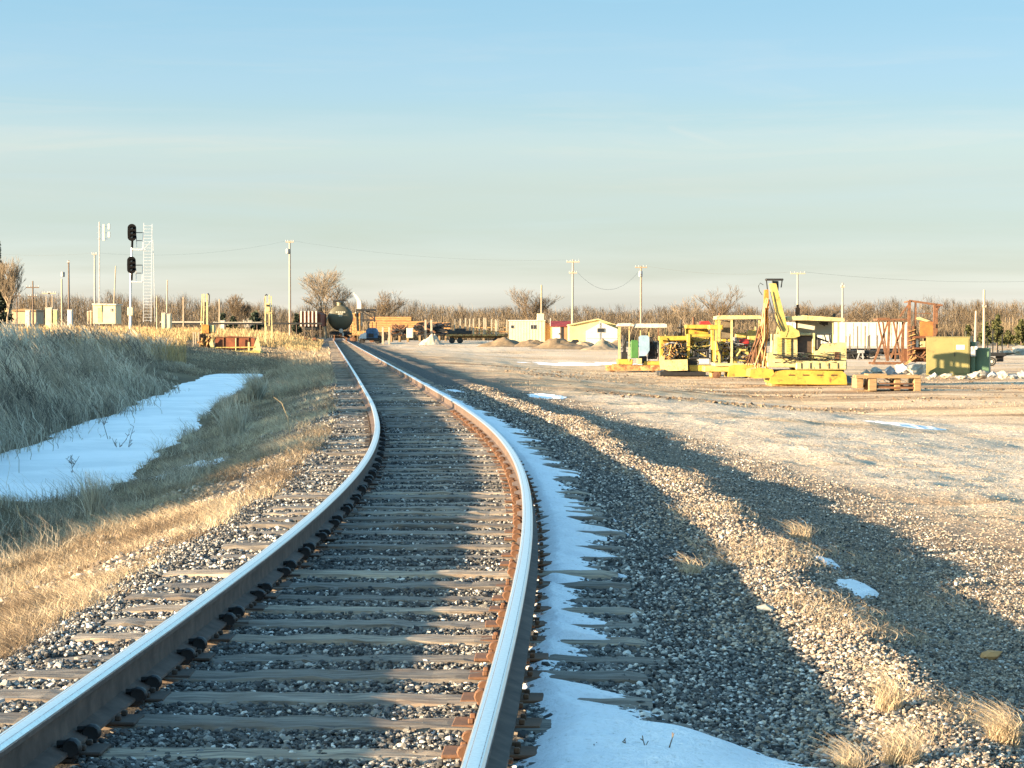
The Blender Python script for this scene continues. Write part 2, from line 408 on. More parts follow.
# ------------------------------------------------------------------ ground sheet
def build_ground():
    ys = np.concatenate([np.linspace(-60, 4.5, 26)[:-1], np.geomspace(4.5, 130, 640), np.geomspace(131.5, 5000, 150)])
    inner = np.concatenate([np.arange(-13, -1.5, .1), np.arange(-1.5, 1.9, .17), np.arange(1.9, 6, .07), np.arange(6, 16, .14)])
    def grow(a, n, end): return a*np.geomspace(1, end/a, n)[1:]
    ts = np.concatenate([-grow(13, 70, 4000)[::-1], inner, grow(16, 90, 4000)])
    Tg, Yg = np.meshgrid(ts, ys)
    X = xc(Yg)+Tg; Z = ground(X, Yg)
    ny, nx = X.shape
    i = np.arange(nx*ny).reshape(ny, nx)
    f = np.stack([i[:-1, :-1], i[:-1, 1:], i[1:, 1:], i[1:, :-1]], -1).reshape(-1, 4)
    tt = Tg; d = Yg
    n = fbm(X*.3, Yg*.12, 77, 4)
    bal = smooth(tt, -3.0, -2.0)*(1-smooth(tt, 3.2+n*2, 5.4+n*2))*(1-.25*smooth(tt, 1.9, 3))
    gr = (1-smooth(tt+n*1.2, -3.0, -1.9))
    # pale gravel lies in one broad patch of the yard, soil with straw elsewhere
    s = Yg/1.0
    ptc = smooth(Yg, 17, 26)*(1-smooth(Yg+n*40, 48, 66))*smooth(tt, 3, 5)*(1-smooth(tt, 12, 19))
    road = smooth(Yg, 105, 190)*smooth(tt, 2, 6)*(1-smooth(tt, 60, 90))*.6
    nearp = (1-smooth(Yg, 17, 24))*.45*smooth(tt, 3, 5)
    streak = fbm(X*.12, (Yg-.15*X)*.16, 79, 4); pale = np.clip(np.maximum(ptc, road)+nearp+(n*.7+streak*1.5)*smooth(tt, 3, 4)-.7*rut(X, Yg), 0, 1)
    o = np_mesh('ground', np.stack([X, Yg, Z], -1).reshape(-1, 3), f, GROUND, True,
                attrs={'ballast': bal.ravel(), 'grassy': gr.ravel(), 'pale': pale.ravel()})
    prop(o, 'gravel and soil ground with ballast bed, ditch and yard', kind='structure')
build_ground()

# ------------------------------------------------------------------ stones
ICO = None
def ico():
    p = (1+5**.5)/2
    v = np.array([(-1, p, 0), (1, p, 0), (-1, -p, 0), (1, -p, 0), (0, -1, p), (0, 1, p), (0, -1, -p), (0, 1, -p), (p, 0, -1), (p, 0, 1), (-p, 0, -1), (-p, 0, 1)])/1.9
    f = np.array([(0, 11, 5), (0, 5, 1), (0, 1, 7), (0, 7, 10), (0, 10, 11), (1, 5, 9), (5, 11, 4), (11, 10, 2), (10, 7, 6), (7, 1, 8), (3, 9, 4), (3, 4, 2), (3, 2, 6), (3, 6, 8), (3, 8, 9), (4, 9, 5), (2, 4, 11), (6, 2, 10), (8, 6, 7), (9, 8, 1)])
    return v, f
def cubev():
    v = np.array([(x, y, z) for z in (-1, 1) for y in (-1, 1) for x in (-1, 1)])*.62
    f = np.array([(0, 2, 3), (0, 3, 1), (4, 5, 7), (4, 7, 6), (0, 1, 5), (0, 5, 4), (2, 6, 7), (2, 7, 3), (0, 4, 6), (0, 6, 2), (1, 3, 7), (1, 7, 5)])
    return v, f
def rotmats(n):
    q = RNG.normal(size=(n, 4)); q /= np.linalg.norm(q, axis=1)[:, None]; w, x, y, z = q.T
    return np.stack([1-2*(y*y+z*z), 2*(x*y-z*w), 2*(x*z+y*w), 2*(x*y+z*w), 1-2*(x*x+z*z), 2*(y*z-x*w), 2*(x*z-y*w), 2*(y*z+x*w), 1-2*(x*x+y*y)], -1).reshape(n, 3, 3)
def stones(name, label, x, y, z, size, mat, tone, base='ico', flat=.75):
    bv, bf = ico() if base == 'ico' else cubev()
    n = len(x); k = len(bv)
    V = bv[None]*(1+RNG.uniform(-.38, .38, (n, k, 1)))*RNG.uniform(.6, 1.25, (n, 1, 3))
    V = np.einsum('nij,nkj->nki', rotmats(n), V)*size[:, None, None]; V[:, :, 2] *= flat
    V += np.stack([x, y, z], -1)[:, None, :]
    f = bf[None]+(np.arange(n)*k)[:, None, None]
    o = np_mesh(name, V.reshape(-1, 3), f.reshape(-1, 3), mat, False, attrs={'tone': np.repeat(tone, k)})
    return prop(o, label, kind='stuff')
PITCHT = .556; Y0 = 5.43
def near_tie(y):
    q = (y-Y0)/PITCHT; return np.abs(q-np.round(q))*PITCHT    # distance to the nearest sleeper axis
def rndlog(n, a, b):
    # density falls with distance: uniform in screen row
    u = RNG.uniform(0, 1, n); return 1/(1/a+(1/b-1/a)*u)
def ballast():
    n = 400000
    y = rndlog(n, 5.8, 60); t = RNG.uniform(-2.05, 4.4, n); t = np.where((t > 3) & (RNG.uniform(0, 1, n) < .45), RNG.uniform(-1.3, 1.3, n), t)
    # thin out on sleeper tops
    on = (near_tie(y) < .10) & (np.abs(t) < 1.36)
    keep = ~on | (RNG.uniform(0, 1, n) < .16*(.4+1.2*vnoise(t*2.3, y*1.7, 12)))
    # stay out of the rails
    keep &= np.abs(np.abs(t)-.755) > .1
    keep &= RNG.uniform(0, 1, n) < np.where(np.abs(t) < 1.4, .62, 1)
    y, t = y[keep], t[keep]; x, y2 = tr(t, y)
    sz = RNG.uniform(.007, .0175, len(y))*(1+.7*smooth(y, 12, 45)); big = RNG.uniform(0, 1, len(y)) < .035; sz[big] *= 1.7
    out = np.abs(t) > 1.4; sz[out] *= .72
    sz[t > 2.5] *= .8
    inside = np.abs(t) < .65
    sz[inside] *= .78; tone_in = RNG.beta(1.6, 2.7, len(y))
    z = ground(x, y2)+sz*.1+RNG.uniform(-.004, .012, len(y))
    tone = np.clip(RNG.beta(1.25, 1.7, len(y)), 0, 1); tone[inside] = tone_in[inside]; tone[RNG.uniform(0, 1, len(y)) < .04] = .95
    tan = RNG.uniform(0, 1, len(y)) < smooth(np.abs(t+fbm(x, y2, 14, 3)), 1.5, 2.3)*.7*(1-.55*smooth(t, 2.8, 3.6))
    stones('ballast', 'grey crushed ballast stones around the sleepers', x[~tan], y2[~tan], z[~tan], sz[~tan], STONE, tone[~tan])
    stones('shoulder_gravel', 'brownish small gravel on the track shoulders', x[tan], y2[tan], z[tan], sz[tan], STONEY, tone[tan]*.8)
    n = 95000
    y = rndlog(n, 7.5, 60); t = 2.6+RNG.uniform(0, 1, n)**1.3*(y*.26+1.5)
    x, y2 = tr(t, y); k = x < y2*.25; x, y2 = x[k], y2[k]
    sz = RNG.uniform(.004, .012, len(x))*(1+.4*smooth(y2, 14, 50)); sz[RNG.uniform(0, 1, len(x)) < .012] *= 2.
    z = ground(x, y2)+sz*.12
    stones('gravel', 'loose pale gravel stones on the yard', x, y2, z, sz, STONEY, RNG.beta(3, 3, len(x)), 'cube', .55)
    n = 4000
    y = rndlog(n, 6, 60); t = RNG.uniform(-3.2, -1.9, n); x, y2 = tr(t, y); sz = RNG.uniform(.012, .035, n)
    stones('bank_gravel', 'stones spilling down the left track shoulder', x, y2, ground(x, y2)+sz*.1, sz, STONEY, RNG.beta(2, 2, n), 'ico')
ballast()
# single larger stones one can pick out
def stone(px, py, w, label, mat, seed):
    p = hit(px, py); s = F/p.y; r = w/s/2
    bv, bf = ico(); rg = np.random.default_rng(seed)
    V = bv*(1+rg.uniform(-.25, .25, (12, 1)))*np.array([1, .8, .55])*r
    o = np_mesh('stone', V, bf, mat, False); o.location = (p.x, p.y, p.z+r*.25); prop(o, label, 'stone')
stone(766, 612, 22, 'pale flat stone lying alone on the ballast crest right of the snow', ROCKW, 3)
stone(990, 659, 24, 'orange brown stone on the shaded gravel near the dry bush', M('ochre_stone', (.5, .26, .1), None, 5, .9, bmp=.4), 5)
stone(264, 490, 12, 'whitish stone at the edge of the brown scrub left of the track', ROCKW, 8)
stone(860, 612, 14, 'whitish stone below the small snow patch on the yard gravel', ROCKW, 9)

# ------------------------------------------------------------------ railway track
track = bpy.data.objects.new('railway_track', None); COL.objects.link(track)
prop(track, 'rusty railway track on grey sleepers curving away towards the tank car', 'railway track')
def rail(side):
    # outline of the section (x outward from the gauge side, z below the rolling surface) and how worn each corner is
    prof = [(-.036, -.012, .8), (-.028, -.002, .95), (-.02, -.0008, 1), (-.016, -.0005, .62), (-.011, -.0003, 1), (0, 0, 1), (.016, -.0005, 1), (.022, -.001, .66), (.028, -.002, .95), (.036, -.012, .9), (.037, -.034, .1), (.012, -.05, 0), (.0085, -.09, 0), (.012, -.135, 0), (.07, -.157, .0), (.072, -.168, .0),
            (-.072, -.168, 0), (-.07, -.157, 0), (-.012, -.135, 0), (-.0085, -.09, 0), (-.012, -.05, 0), (-.037, -.034, .1)]
    ys = np.concatenate([np.linspace(-8, 60, 140), np.linspace(61, 330, 90)])
    V = []; W = []
    for y in ys:
        for a, z, w in prof:
            x, y2 = tr(side*.755+a, y); V.append((x, y2, z)); W.append(w)
    k = len(prof); f = []
    for i in range(len(ys)-1):
        for j in range(k):
            q = (j+1) % k; f.append((i*k+j, i*k+q, (i+1)*k+q, (i+1)*k+j))
    o = np_mesh('rail', V, f, RAIL, True, track, {'worn': W})
    o.data.set_sharp_from_angle(angle=math.radians(35))
    return o
rails = {-1: rail(-1), 1: rail(1)}
# sleepers: five weathered shapes, reused
def sleeper_mesh(seed):
    rg = np.random.default_rng(seed); nx = 28
    xs = np.linspace(-1.37, 1.37, nx); V = []; k = 8
    for i, x in enumerate(xs):
        w = .108+rg.normal()*.004; e = rg.normal(size=k)*.004
        end = .012 if i in (0, nx-1) else 0
        top = -.0+rg.normal()*.002
        pr = [(-w, -.16), (-w-.004, -.03), (-w+.012, top-.006), (-w*.35, top), (w*.3, top-abs(rg.normal())*.003), (w-.014, top-.004), (w+.004, -.03), (w, -.16)]
        for j, (a, z) in enumerate(pr): V.append((x, a+e[j], z+e[(j+3) % k]*.8-end))
    f = [(i*k+j, i*k+(j+1) % k, (i+1)*k+(j+1) % k, (i+1)*k+j) for i in range(nx-1) for j in range(k)]
    o = np_mesh('sleeper', V, f, WOOD, False)
    bm = __import__('bmesh').new(); bm.from_mesh(o.data); bm.verts.ensure_lookup_table()
    for b in (0, (nx-1)*k): bm.faces.new([bm.verts[b+j] for j in range(k)])
    __import__('bmesh').ops.recalc_face_normals(bm, faces=bm.faces); bm.to_mesh(o.data); bm.free()
    me = o.data; bpy.data.objects.remove(o); return me
SM = [sleeper_mesh(s) for s in range(9)]
tp = MB().box(-.165, -.085, 0, .165, .085, .014, .005)
for sx in (-.095, .095):
    for sy in (-.05, .05): tp.box(sx-.011, sy-.011, .014, sx+.011, sy+.011, .034, .004)
tpo = tp.build('tie_plate', RUST); TPM = tpo.data; bpy.data.objects.remove(tpo)
RUST_SHADE = M('shaded_rusty_steel', (.07, .045, .032), (.035, .026, .02), 6., .8)  # rust darkened to carry the rail's shadow on the left tie plates
TPL = TPM.copy(); TPL.materials.clear(); TPL.materials.append(RUST_SHADE)
an = MB()
for dy in (0,):
    an.lathe([(.012, -.02), (.028, -.022), (.034, -.01), (.034, .01), (.028, .022), (.012, .02)], 11, (.08, 0, .018), 'y').box(.05, -.02, -.02, .1, .02, .004, .004); an.tube([(.03, 0, .03), (.08, 0, .034)], .014, 6)
    an.box(-.09, -.02, -.03, .09, .02, -.008, .004)
ano = an.build('rail_anchor', BLACK, smooth_=True); ANM = ano.data; bpy.data.objects.remove(ano)
ANR = ANM.copy(); ANR.materials.clear(); ANR.materials.append(RUST)
far_v, far_f = [], []
kk = 0
for i in range(-1, 520):
    y = Y0+i*PITCHT+random.uniform(-.03, .03); x, y2 = tr(0, y); th = -math.atan(float(slope(y)))
    z = -.168+random.choice((-.02, -.008, 0, 0, 0))+random.uniform(-.008, .005); rz = th+random.gauss(0, .02); sh = random.gauss(0, .05)
    if kk < 100 and y > 5.3:
        o = bpy.data.objects.new('sleeper', random.choice(SM)); COL.objects.link(o); o.parent = track
        o.location = (x+sh, y2, z); o.rotation_euler = (random.gauss(0, .015), random.gauss(0, .003), rz); kk += 1
        if random.random() < .5: o.scale.x = -1
        if i < 62:
            for sd in (-1, 1):
                p = bpy.data.objects.new('tie_plate', TPL if sd < 0 else TPM); COL.objects.link(p)
                wx, wy = tr(sd*.755, y)
                p.parent = o
                c, s_ = math.cos(-rz), math.sin(-rz); dx, dy = wx-(x+sh), wy-y2
                p.location = ((dx*c-dy*s_)*o.scale.x, dx*s_+dy*c, -.185-z+.0); p.scale.x = o.scale.x
                if i % 2 == 0:
                    for e in (-.15, .15):
                        for q in ((-1,) if sd > 0 else (1,)):
                            a = bpy.data.objects.new('rail_anchor', ANM if sd < 0 else ANR); COL.objects.link(a); a.parent = rails[sd]
                            ax, ay = tr(sd*.755, y+e); a.location = (ax, ay, -.162); a.rotation_euler = (0, 0, th + (math.pi if (q < 0 or False) else 0))
                            if sd > 0: a.rotation_euler.z = th+math.pi if q < 0 else th
                            s_c = random.uniform(.75, 1.15); a.scale = (1, s_c, s_c)
                            if sd > 0: a.scale = (.95, s_c*.8, s_c*.8)
    else:
        b = len(far_v)
        for (a, c, e) in ((-1.37, -.11, -.14), (1.37, -.11, -.14), (1.37, .11, -.14), (-1.37, .11, -.14), (-1.37, -.105, 0), (1.37, -.105, 0), (1.37, .105, 0), (-1.37, .105, 0)):
            cr, sr = math.cos(rz), math.sin(rz); far_v.append((x+a*cr-c*sr, y2+a*sr+c*cr, z+e))
        far_f += [tuple(b+q for q in f) for f in ((4, 5, 6, 7), (0, 1, 5, 4), (1, 2, 6, 5), (2, 3, 7, 6), (3, 0, 4, 7))]
o = np_mesh('distant_sleepers', far_v, far_f, WOOD, False, track); o['kind'] = 'stuff'

# ------------------------------------------------------------------ snow and ice
def snow_sheet(name, label, U, V, xy, zf, th, mat, drop=-.03):
    """a sheet whose thickness field th sinks under the ground where there is no snow"""
    X, Y = xy(U, V); T = th(U, V, X, Y); Z = zf(X, Y)+T
    ny, nx = X.shape; i = np.arange(nx*ny).reshape(ny, nx)
    f = np.stack([i[:-1, :-1], i[:-1, 1:], i[1:, 1:], i[1:, :-1]], -1).reshape(-1, 4)
    f = f[(T.ravel()[f] > drop).any(1)]
    used = np.unique(f); mp = np.full(nx*ny, -1); mp[used] = np.arange(len(used))
    P = np.stack([X, Y, Z], -1).reshape(-1, 3)[used]
    o = np_mesh(name, P, mp[f], mat, True); return prop(o, label, kind='structure')
def px2ty(pts, z=-.16):
    r = []
    for u, v in pts:
        q = ray(u, v); k = (z-CAMZ)/q.z; x, y = q.x*k, q.y*k; r.append((y, x-float(xc(y))))
    r.sort(); return np.array(r)
SO = px2ty([(398, 372), (440, 396), (487, 422), (520, 447), (545, 464), (562, 482), (577, 502), (597, 528), (606, 541), (586, 558), (576, 578), (586, 604), (588, 626), (578, 645), (556, 658), (548, 666), (590, 683), (614, 702), (655, 716), (725, 727), (800, 744), (890, 766), (940, 790)])
SI = px2ty([(380, 372), (560, 480+200), (547, 520), (548, 600), (549, 656), (560, 672), (562, 688), (552, 705), (548, 735), (530, 768), (500, 800)])
def snow_th(U, V, X, Y):
    out = np.interp(V, SO[:, 0], SO[:, 1]); inn = np.maximum(.86, np.interp(V, [5, 6.4, 7.2, 8.2, 8.6, 9, 60], [.85, .88, .93, 1.0, .93, .89, .87]))
    q = (V-Y0)/PITCHT; ph = q-np.floor(q)
    sc_ = 1-smooth(V, 20, 60)
    fing = ((1-ph)*.22+(.5-np.abs(ph-.5))*.1)*(.15+1.6*vnoise(np.floor(q)*7.1, q*0, 57)**2)*sc_
    w = (out-.75)
    out = out+fing-.08*sc_+.05*(1-sc_)+fbm(V*3, U*1.5, 51, 4)*.32*np.clip(w, .1, 1)+fbm(V*14, U*3, 55, 3)*.12
    out = out+.24*smooth(V, 17, 34)-.05*smooth(V, 9, 12)
    d = np.minimum(out-U, (U-inn-fbm(V*9, U*2, 58, 3)*.05)*2.2)
    return np.clip(d*.16, -.06, .028)+fbm(X*7, Y*7, 53, 3)*.02+fbm(U*3, V*12, 59, 4)*.045*(.15+.85*sc_)*(.4+.6*np.clip(d*4, 0, 1))+.006+.028*(1-sc_)*np.clip(d*8, 0, 1)+.014*(1-smooth(V, 7.6, 9.2))
yv = np.geomspace(5.6, 110, 900); uv = np.arange(.82, 2.7, .014)
U, V = np.meshgrid(uv, yv)
snow_sheet('snow', 'strip of old snow along the right rail', U, V, lambda u, v: tr(u, v), lambda x, y: -.182+(ground(x, y)+.19)*smooth(x-xc(y), 1.3, 1.7), snow_th, SNOW)
# ice in the ditch
yv = np.geomspace(20, 125, 260); uv = np.arange(-11.5, -3.2, .09); U, V = np.meshgrid(uv, yv)
I2 = np.arange(1)
X, Y = tr(U, V); Z = np.where(True, ICE_Z+.35*smooth(V, 105, 125)*0+fbm(X*2, Y*1, 61, 3)*.02, 0)
i = np.arange(X.size).reshape(X.shape); f = np.stack([i[:-1, :-1], i[:-1, 1:], i[1:, 1:], i[1:, :-1]], -1).reshape(-1, 4)
G = (Z-ground(X, Y)).ravel(); f = f[(G[f] > -.05).any(1)]
used = np.unique(f); mp_ = np.full(X.size, -1); mp_[used] = np.arange(len(used))
o = np_mesh('ice', np.stack([X, Y, Z], -1).reshape(-1, 3)[used], mp_[f], ICE, True); prop(o, 'snow covered ice in the ditch', kind='structure')
def patch(label, px, py, rx, ry, seed):
    p = hit(px, py); a = np.linspace(-1.4, 1.4, 70); U, V = np.meshgrid(a*rx, a*ry)
    def th(U, V, X, Y):
        d = 1-np.sqrt((U/rx)**2+(V/ry)**2)+fbm(X*2.2/rx**.5, Y*1.1/ry**.5, seed, 4)*1.5
        return np.clip(d*.06, -.08, .014)+fbm(X*5, Y*5, seed+1, 3)*.02
    snow_sheet('snow', label, U, V, lambda u, v: (p.x+u, p.y+v), lambda x, y: ground(x, y)+.006, th, SNOW, -.06)
patch('small snow patch on the shaded yard edge', 862, 590, .13, .3, 71)
patch('thin snow sliver above the small patch', 826, 562, .1, .2, 72)
patch('snow patch on the far yard edge', 545, 396, .4, 2.2, 73)
patch('snow film on the far yard', 452, 391, .3, 1.2, 74)
patch('snow patch among the brown scrub', 182, 471, .5, 1.6, 75)
patch('long thin snow strip in front of the yellow machines', 575, 364, 3.2, 4., 76)
patch('thin snow line on the right yard', 905, 425, .7, .8, 78)

# ------------------------------------------------------------------ dry vegetation
def blades(name, label, x, y, z, h, w, mat, tone, lean=.35, seg=3, plume=0., kind='stuff', parent=None, curl=0.):
    n = len(x); az = RNG.uniform(0, 6.283, n); ln = np.abs(RNG.normal(0, lean, n)); fa = RNG.uniform(0, 6.283, n)
    ks = np.linspace(0, 1, seg+1); V = np.zeros((n, (seg+1)*2, 3))
    for k, q in enumerate(ks):
        off = h*ln*q**1.8; c = curl*h*q*q*np.sin(q*5+fa)
        cx = x+np.cos(az)*off+np.cos(fa)*c; cy = y+np.sin(az)*off+np.sin(fa)*c; cz = z+h*q*(1-.35*ln*q)
        ww = w*(1-.75*q) if plume == 0 else w*((1-.6*q)+plume*np.exp(-((q-.85)/.14)**2))
        V[:, 2*k] = np.stack([cx-np.cos(fa)*ww, cy-np.sin(fa)*ww, cz], -1)
        V[:, 2*k+1] = np.stack([cx+np.cos(fa)*ww, cy+np.sin(fa)*ww, cz], -1)
    K = (seg+1)*2
    bf = np.array([(2*k, 2*k+1, 2*k+3, 2*k+2) for k in range(seg)])
    f = bf[None]+(np.arange(n)*K)[:, None, None]
    o = np_mesh(name, V.reshape(-1, 3), f.reshape(-1, 4), mat, False, parent, {'tone': np.repeat(tone, K)})
    if kind: prop(o, label, kind=kind)
    return o
def clumped(n, fx):
    """n points from sampler fx(n) gathered into clumps"""
    x, y = fx(n); return x, y
def veg():
    # scrub on the left shoulder: small tangled tufts
    m = 7500; cy = rndlog(m, 6, 75); ct = -1.5-RNG.uniform(0, 1, m)**1.2*3.8; per = 34
    c = fbm(ct*.9, cy*.5, 91, 4)+.5*fbm(ct*3.5, cy*2.5, 92, 3); edge = -1.66+fbm(cy*.8, cy*0, 93, 3)*.6+.25*smooth(cy, 13, 24)
    gx, gy = tr(ct, cy); k = (ct < edge) & (c > -.15) & (ground(gx, gy) > ICE_Z+.03); cy, ct, c = cy[k], ct[k], c[k]; m = len(cy)
    hh = (.05+.16*np.clip(c+.3, 0, 1)*RNG.uniform(.5, 1.4, m))*(1+.4*smooth(cy, 14, 40)); tn = np.clip(.43+fbm(ct*1.3, cy*.7, 95, 3)*1.9+RNG.normal(0, .13, m), 0, 1)
    rep = lambda q: np.repeat(q, per)
    t = rep(ct)+RNG.normal(0, .05, m*per)*rep(.6+cy*.03); y = rep(cy)+RNG.normal(0, .06, m*per)*rep(.6+cy*.03); x, y2 = tr(t, y)
    blades('scrub', 'low tangled tan scrub on the left bank', x, y2, ground(x, y2)-.01+RNG.uniform(0, .35, m*per)*rep(hh), rep(hh)*RNG.uniform(.35, .9, m*per), .0014+.00010*y2, SCRUB, np.clip(rep(tn)+RNG.normal(0, .18, m*per), 0, 1), .9, 4, 0, curl=.9)
    n = 40000; y = rndlog(n, 62, 170); t = -1.42-RNG.uniform(0, 1, n)*(3+y*.03); x, y2 = tr(t, y); g = ground(x, y2); pu = 512+x/y2*F
    c = fbm(x*.6, y2*.2, 191, 3); k = (g > ICE_Z+.03) & ((pu > 278) | (y2 < 112)) & (c > -.12); x, y2, g, c = x[k], y2[k], g[k], c[k]
    blades('rough_grass', 'rough low dead grass beside the far part of the track', x, y2, g-.02, RNG.uniform(.06, .3, len(x))*(1+1.5*np.clip(c, 0, 1)), .002+.00013*y2, SCRUB, np.clip(.4+c+RNG.normal(0, .2, len(x)), 0, 1), .9, 3, 0, curl=.4)
    n = 30000; y = rndlog(n, 106, 156); x = (RNG.uniform(165, 330, n)-512)/F*y; g = ground(x, y); c = fbm(x*.5, y*.15, 193, 3); k = (g > ICE_Z+.03) & (x-xc(y) < -3); x, y, g, c = x[k], y[k], g[k], c[k]
    blades('ditch_grass', 'rough dead grass on the ground before the derelict machine', x, y, g-.02, RNG.uniform(.04, .14, len(x))*(1+1.5*np.clip(c, 0, 1)), .016, SCRUB, np.clip(.4+c+RNG.normal(0, .25, len(x)), 0, 1), .9, 3, 0, curl=.4)
    # taller grass tufts between scrub and ice
    m = 120; cy = rndlog(m, 11, 85); ct = RNG.uniform(-5.2, -3.0, m)+0.0; per = 60
    y = np.repeat(cy, per)+RNG.normal(0, .16, m*per); t = np.repeat(ct, per)+RNG.normal(0, .14, m*per); x, y2 = tr(t, y)
    g = ground(x, y2); k = g > ICE_Z-.02; x, y2, g = x[k], y2[k], g[k]
    blades('grass_tufts', 'thin dry grass tufts along the ice edge', x, y2, g, RNG.uniform(.15, .5, len(x))*np.repeat(RNG.uniform(.4, 1.1, m), per)[k], .0015+.0001*y2, DRY, RNG.beta(2, 2, len(x)), .7, 5, 0, curl=.4)
    # tall grass on the far bank of the ditch, in clumps that lean their own way
    m = 2600; cy = rndlog(m, 19, 140); ct = -7.3-RNG.uniform(0, 1, m)**1.3*(6+cy*.24); per = 64
    gx, gy = tr(ct, cy); pu = 512+gx/gy*F; c = fbm(gx*.35, gy*.18, 97, 3)
    k = (ground(gx, gy) > ICE_Z+.05) & ((pu < 188) | (gy < 60)) & (c > -.3); cy, ct, c, gx, gy = cy[k], ct[k], c[k], gx[k], gy[k]; m = len(cy)
    rep = lambda q: np.repeat(q, per)
    hh = (1.15+c*1.1)*np.where(gy < 60, 1, .22+.78*smooth(190-pu[k], 0, 55+90*fbm(gy*.5, gx*.5, 3, 2)))*RNG.uniform(.45, 1.35, m)*(.5+.5*smooth(-ct, 7.5, 10)); tn = np.clip(.5+c*.6+RNG.normal(0, .3, m), 0, 1); la = RNG.uniform(0, 6.28, m); lm = RNG.uniform(0, .3, m)*hh
    r = RNG.uniform(.12, .62, m)
    x = rep(gx)+RNG.normal(0, 1, m*per)*rep(r); y = rep(gy)+RNG.normal(0, 1, m*per)*rep(r)
    blades('tall_grass', 'tall feathery dry grass beyond the ditch', x, y, ground(x, y)-.02, rep(hh)*RNG.uniform(.5, 1.15, m*per), .0028+.00009*y, DRY, np.clip(rep(tn)+RNG.normal(0, .17, m*per), 0, 1), .42, 5, .9, curl=.3)
    # sunlit grass around and behind the rusty machine
    n = 90000; y = rndlog(n, 118, 300); t = -2.1-RNG.uniform(0, 1, n)**1.2*(y*.2); x, y2 = tr(t, y)
    c = fbm(x*.2, y2*.08, 98, 3); g = ground(x, y2)
    pu = 512+x/y2*F; k = (RNG.uniform(0, 1, n) < .7+c) & ((pu < 186) | (y2 > np.where(pu < 285, 168, 150))); x, y2, c, g, t = x[k], y2[k], c[k], g[k], t[k]
    h = (.85+c*.8)*RNG.uniform(.5, 1.2, len(x))*(.45+.55*smooth(-t, 2.6, 7))*(.5+.5*smooth(y2, 150, 185))
    blades('meadow_grass', 'golden dry grass in the sunlit field', x, y2, g-.02, h, .006+.00012*y2, GOLD, np.clip(.55+c*.5+RNG.normal(0, .18, len(x)), 0, 1), .3, 3, .4)
    # straw and litter on the yard edge
    n = 26000; y = rndlog(n, 8, 60); t = 1.9+np.abs(RNG.normal(0, .9, n)); x, y2 = tr(t, y)
    c = fbm(x*1.1, y2*.6, 99, 3); k = c > .12; x, y2 = x[k], y2[k]
    blades('straw', 'thin dead stalks along the ballast crest', x, y2, ground(x, y2), RNG.uniform(.02, .09, len(x)), .0012+.00009*y2, SCRUB, RNG.beta(2, 2, len(x)), 1.5, 4, 0, curl=.8)
    n = 15000; y = rndlog(n, 60, 125); t = RNG.uniform(4, 34, n); x, y2 = tr(t, y)
    c = fbm(x*.25, y2*.25, 101, 3); k = c > .12; x, y2 = x[k], y2[k]
    blades('yard_straw', 'flattened straw lying on the yard in front of the machines', x, y2, ground(x, y2), RNG.uniform(.04, .14, len(x)), .01, SCRUB, RNG.beta(2, 2, len(x)), 1.6, 3, 0)
veg()
def clods():
    n = 9000; y = rndlog(n, 58, 118); x = RNG.uniform(-.02, .25, n)*y; c = fbm(x*.2, y*.2, 131, 4); k = (c > .02) & (x-xc(y) > 6); x, y = x[k], y[k]
    sz = RNG.uniform(.02, .085, len(x))*RNG.uniform(.3, 1, len(x))
    stones('soil_clods', 'brown clods and trash on the bare soil before the machines', x, y, ground(x, y)+sz*.15, sz, CLOD, RNG.beta(2, 2, len(x)), 'cube', .6)
CLOD = stone_mat('soil_clod', [(0, (.06, .04, .025)), (.5, (.16, .11, .07)), (1, (.34, .26, .17))])
clods()
def bush(px, py, wpx, hpx, label, n, cat='weed', name='dry_weed', mat=SCRUB, lean=.55, curl=.6, wide=1.):
    p = hit(px, py); s = F/p.y; r = wpx/s/2; h = hpx/s
    a = RNG.uniform(0, 6.283, n); q = np.sqrt(RNG.uniform(0, 1, n))*r*.55
    o = blades(name, None, np.cos(a)*q, np.sin(a)*q, np.zeros(n), RNG.uniform(.4, 1.05, n)*h, np.full(n, .45/s*wide), mat, np.clip(RNG.normal(.68, .2, n), 0, 1), lean, 5, 0, None, None, curl)
    o.location = (p.x, p.y, p.z-.01); prop(o, label, cat)
bush(1003, 745, 62, 52, 'bushy tan weed on the shaded gravel at the bottom right corner', 420)
bush(900, 765, 70, 52, 'pale dry weed at the bottom edge right of the snow', 380)
bush(888, 712, 50, 60, 'thin tan weed on the gravel crest above the bottom edge', 220)
bush(850, 775, 50, 45, 'low straw weed beside the tip of the snow strip', 260)
bush(255, 402, 30, 36, 'feathery grass clump at the far right end of the ice', 300, 'grass clump', 'grass_clump', DRY, .5, .3)
bush(232, 440, 50, 48, 'tall straw clump on the bank between ice and track', 300, 'grass clump', 'grass_clump', DRY, .35, .1)
bush(95, 520, 36, 52, 'upright straw clump at the near right corner of the ice', 260, 'grass clump', 'grass_clump', DRY, .3, .1)
bush(690, 575, 46, 26, 'small wispy weed on the shaded ballast right of the snow', 120)
bush(800, 540, 46, 24, 'wispy weed on the crest of the yard edge', 130)
SCRUBD = M("dark_stalks", (.12, .085, .055), None, 8, .9, bmp=0)
STRAWM = M("straw_stalks", (.46, .34, .19), None, 8, .9, bmp=0)
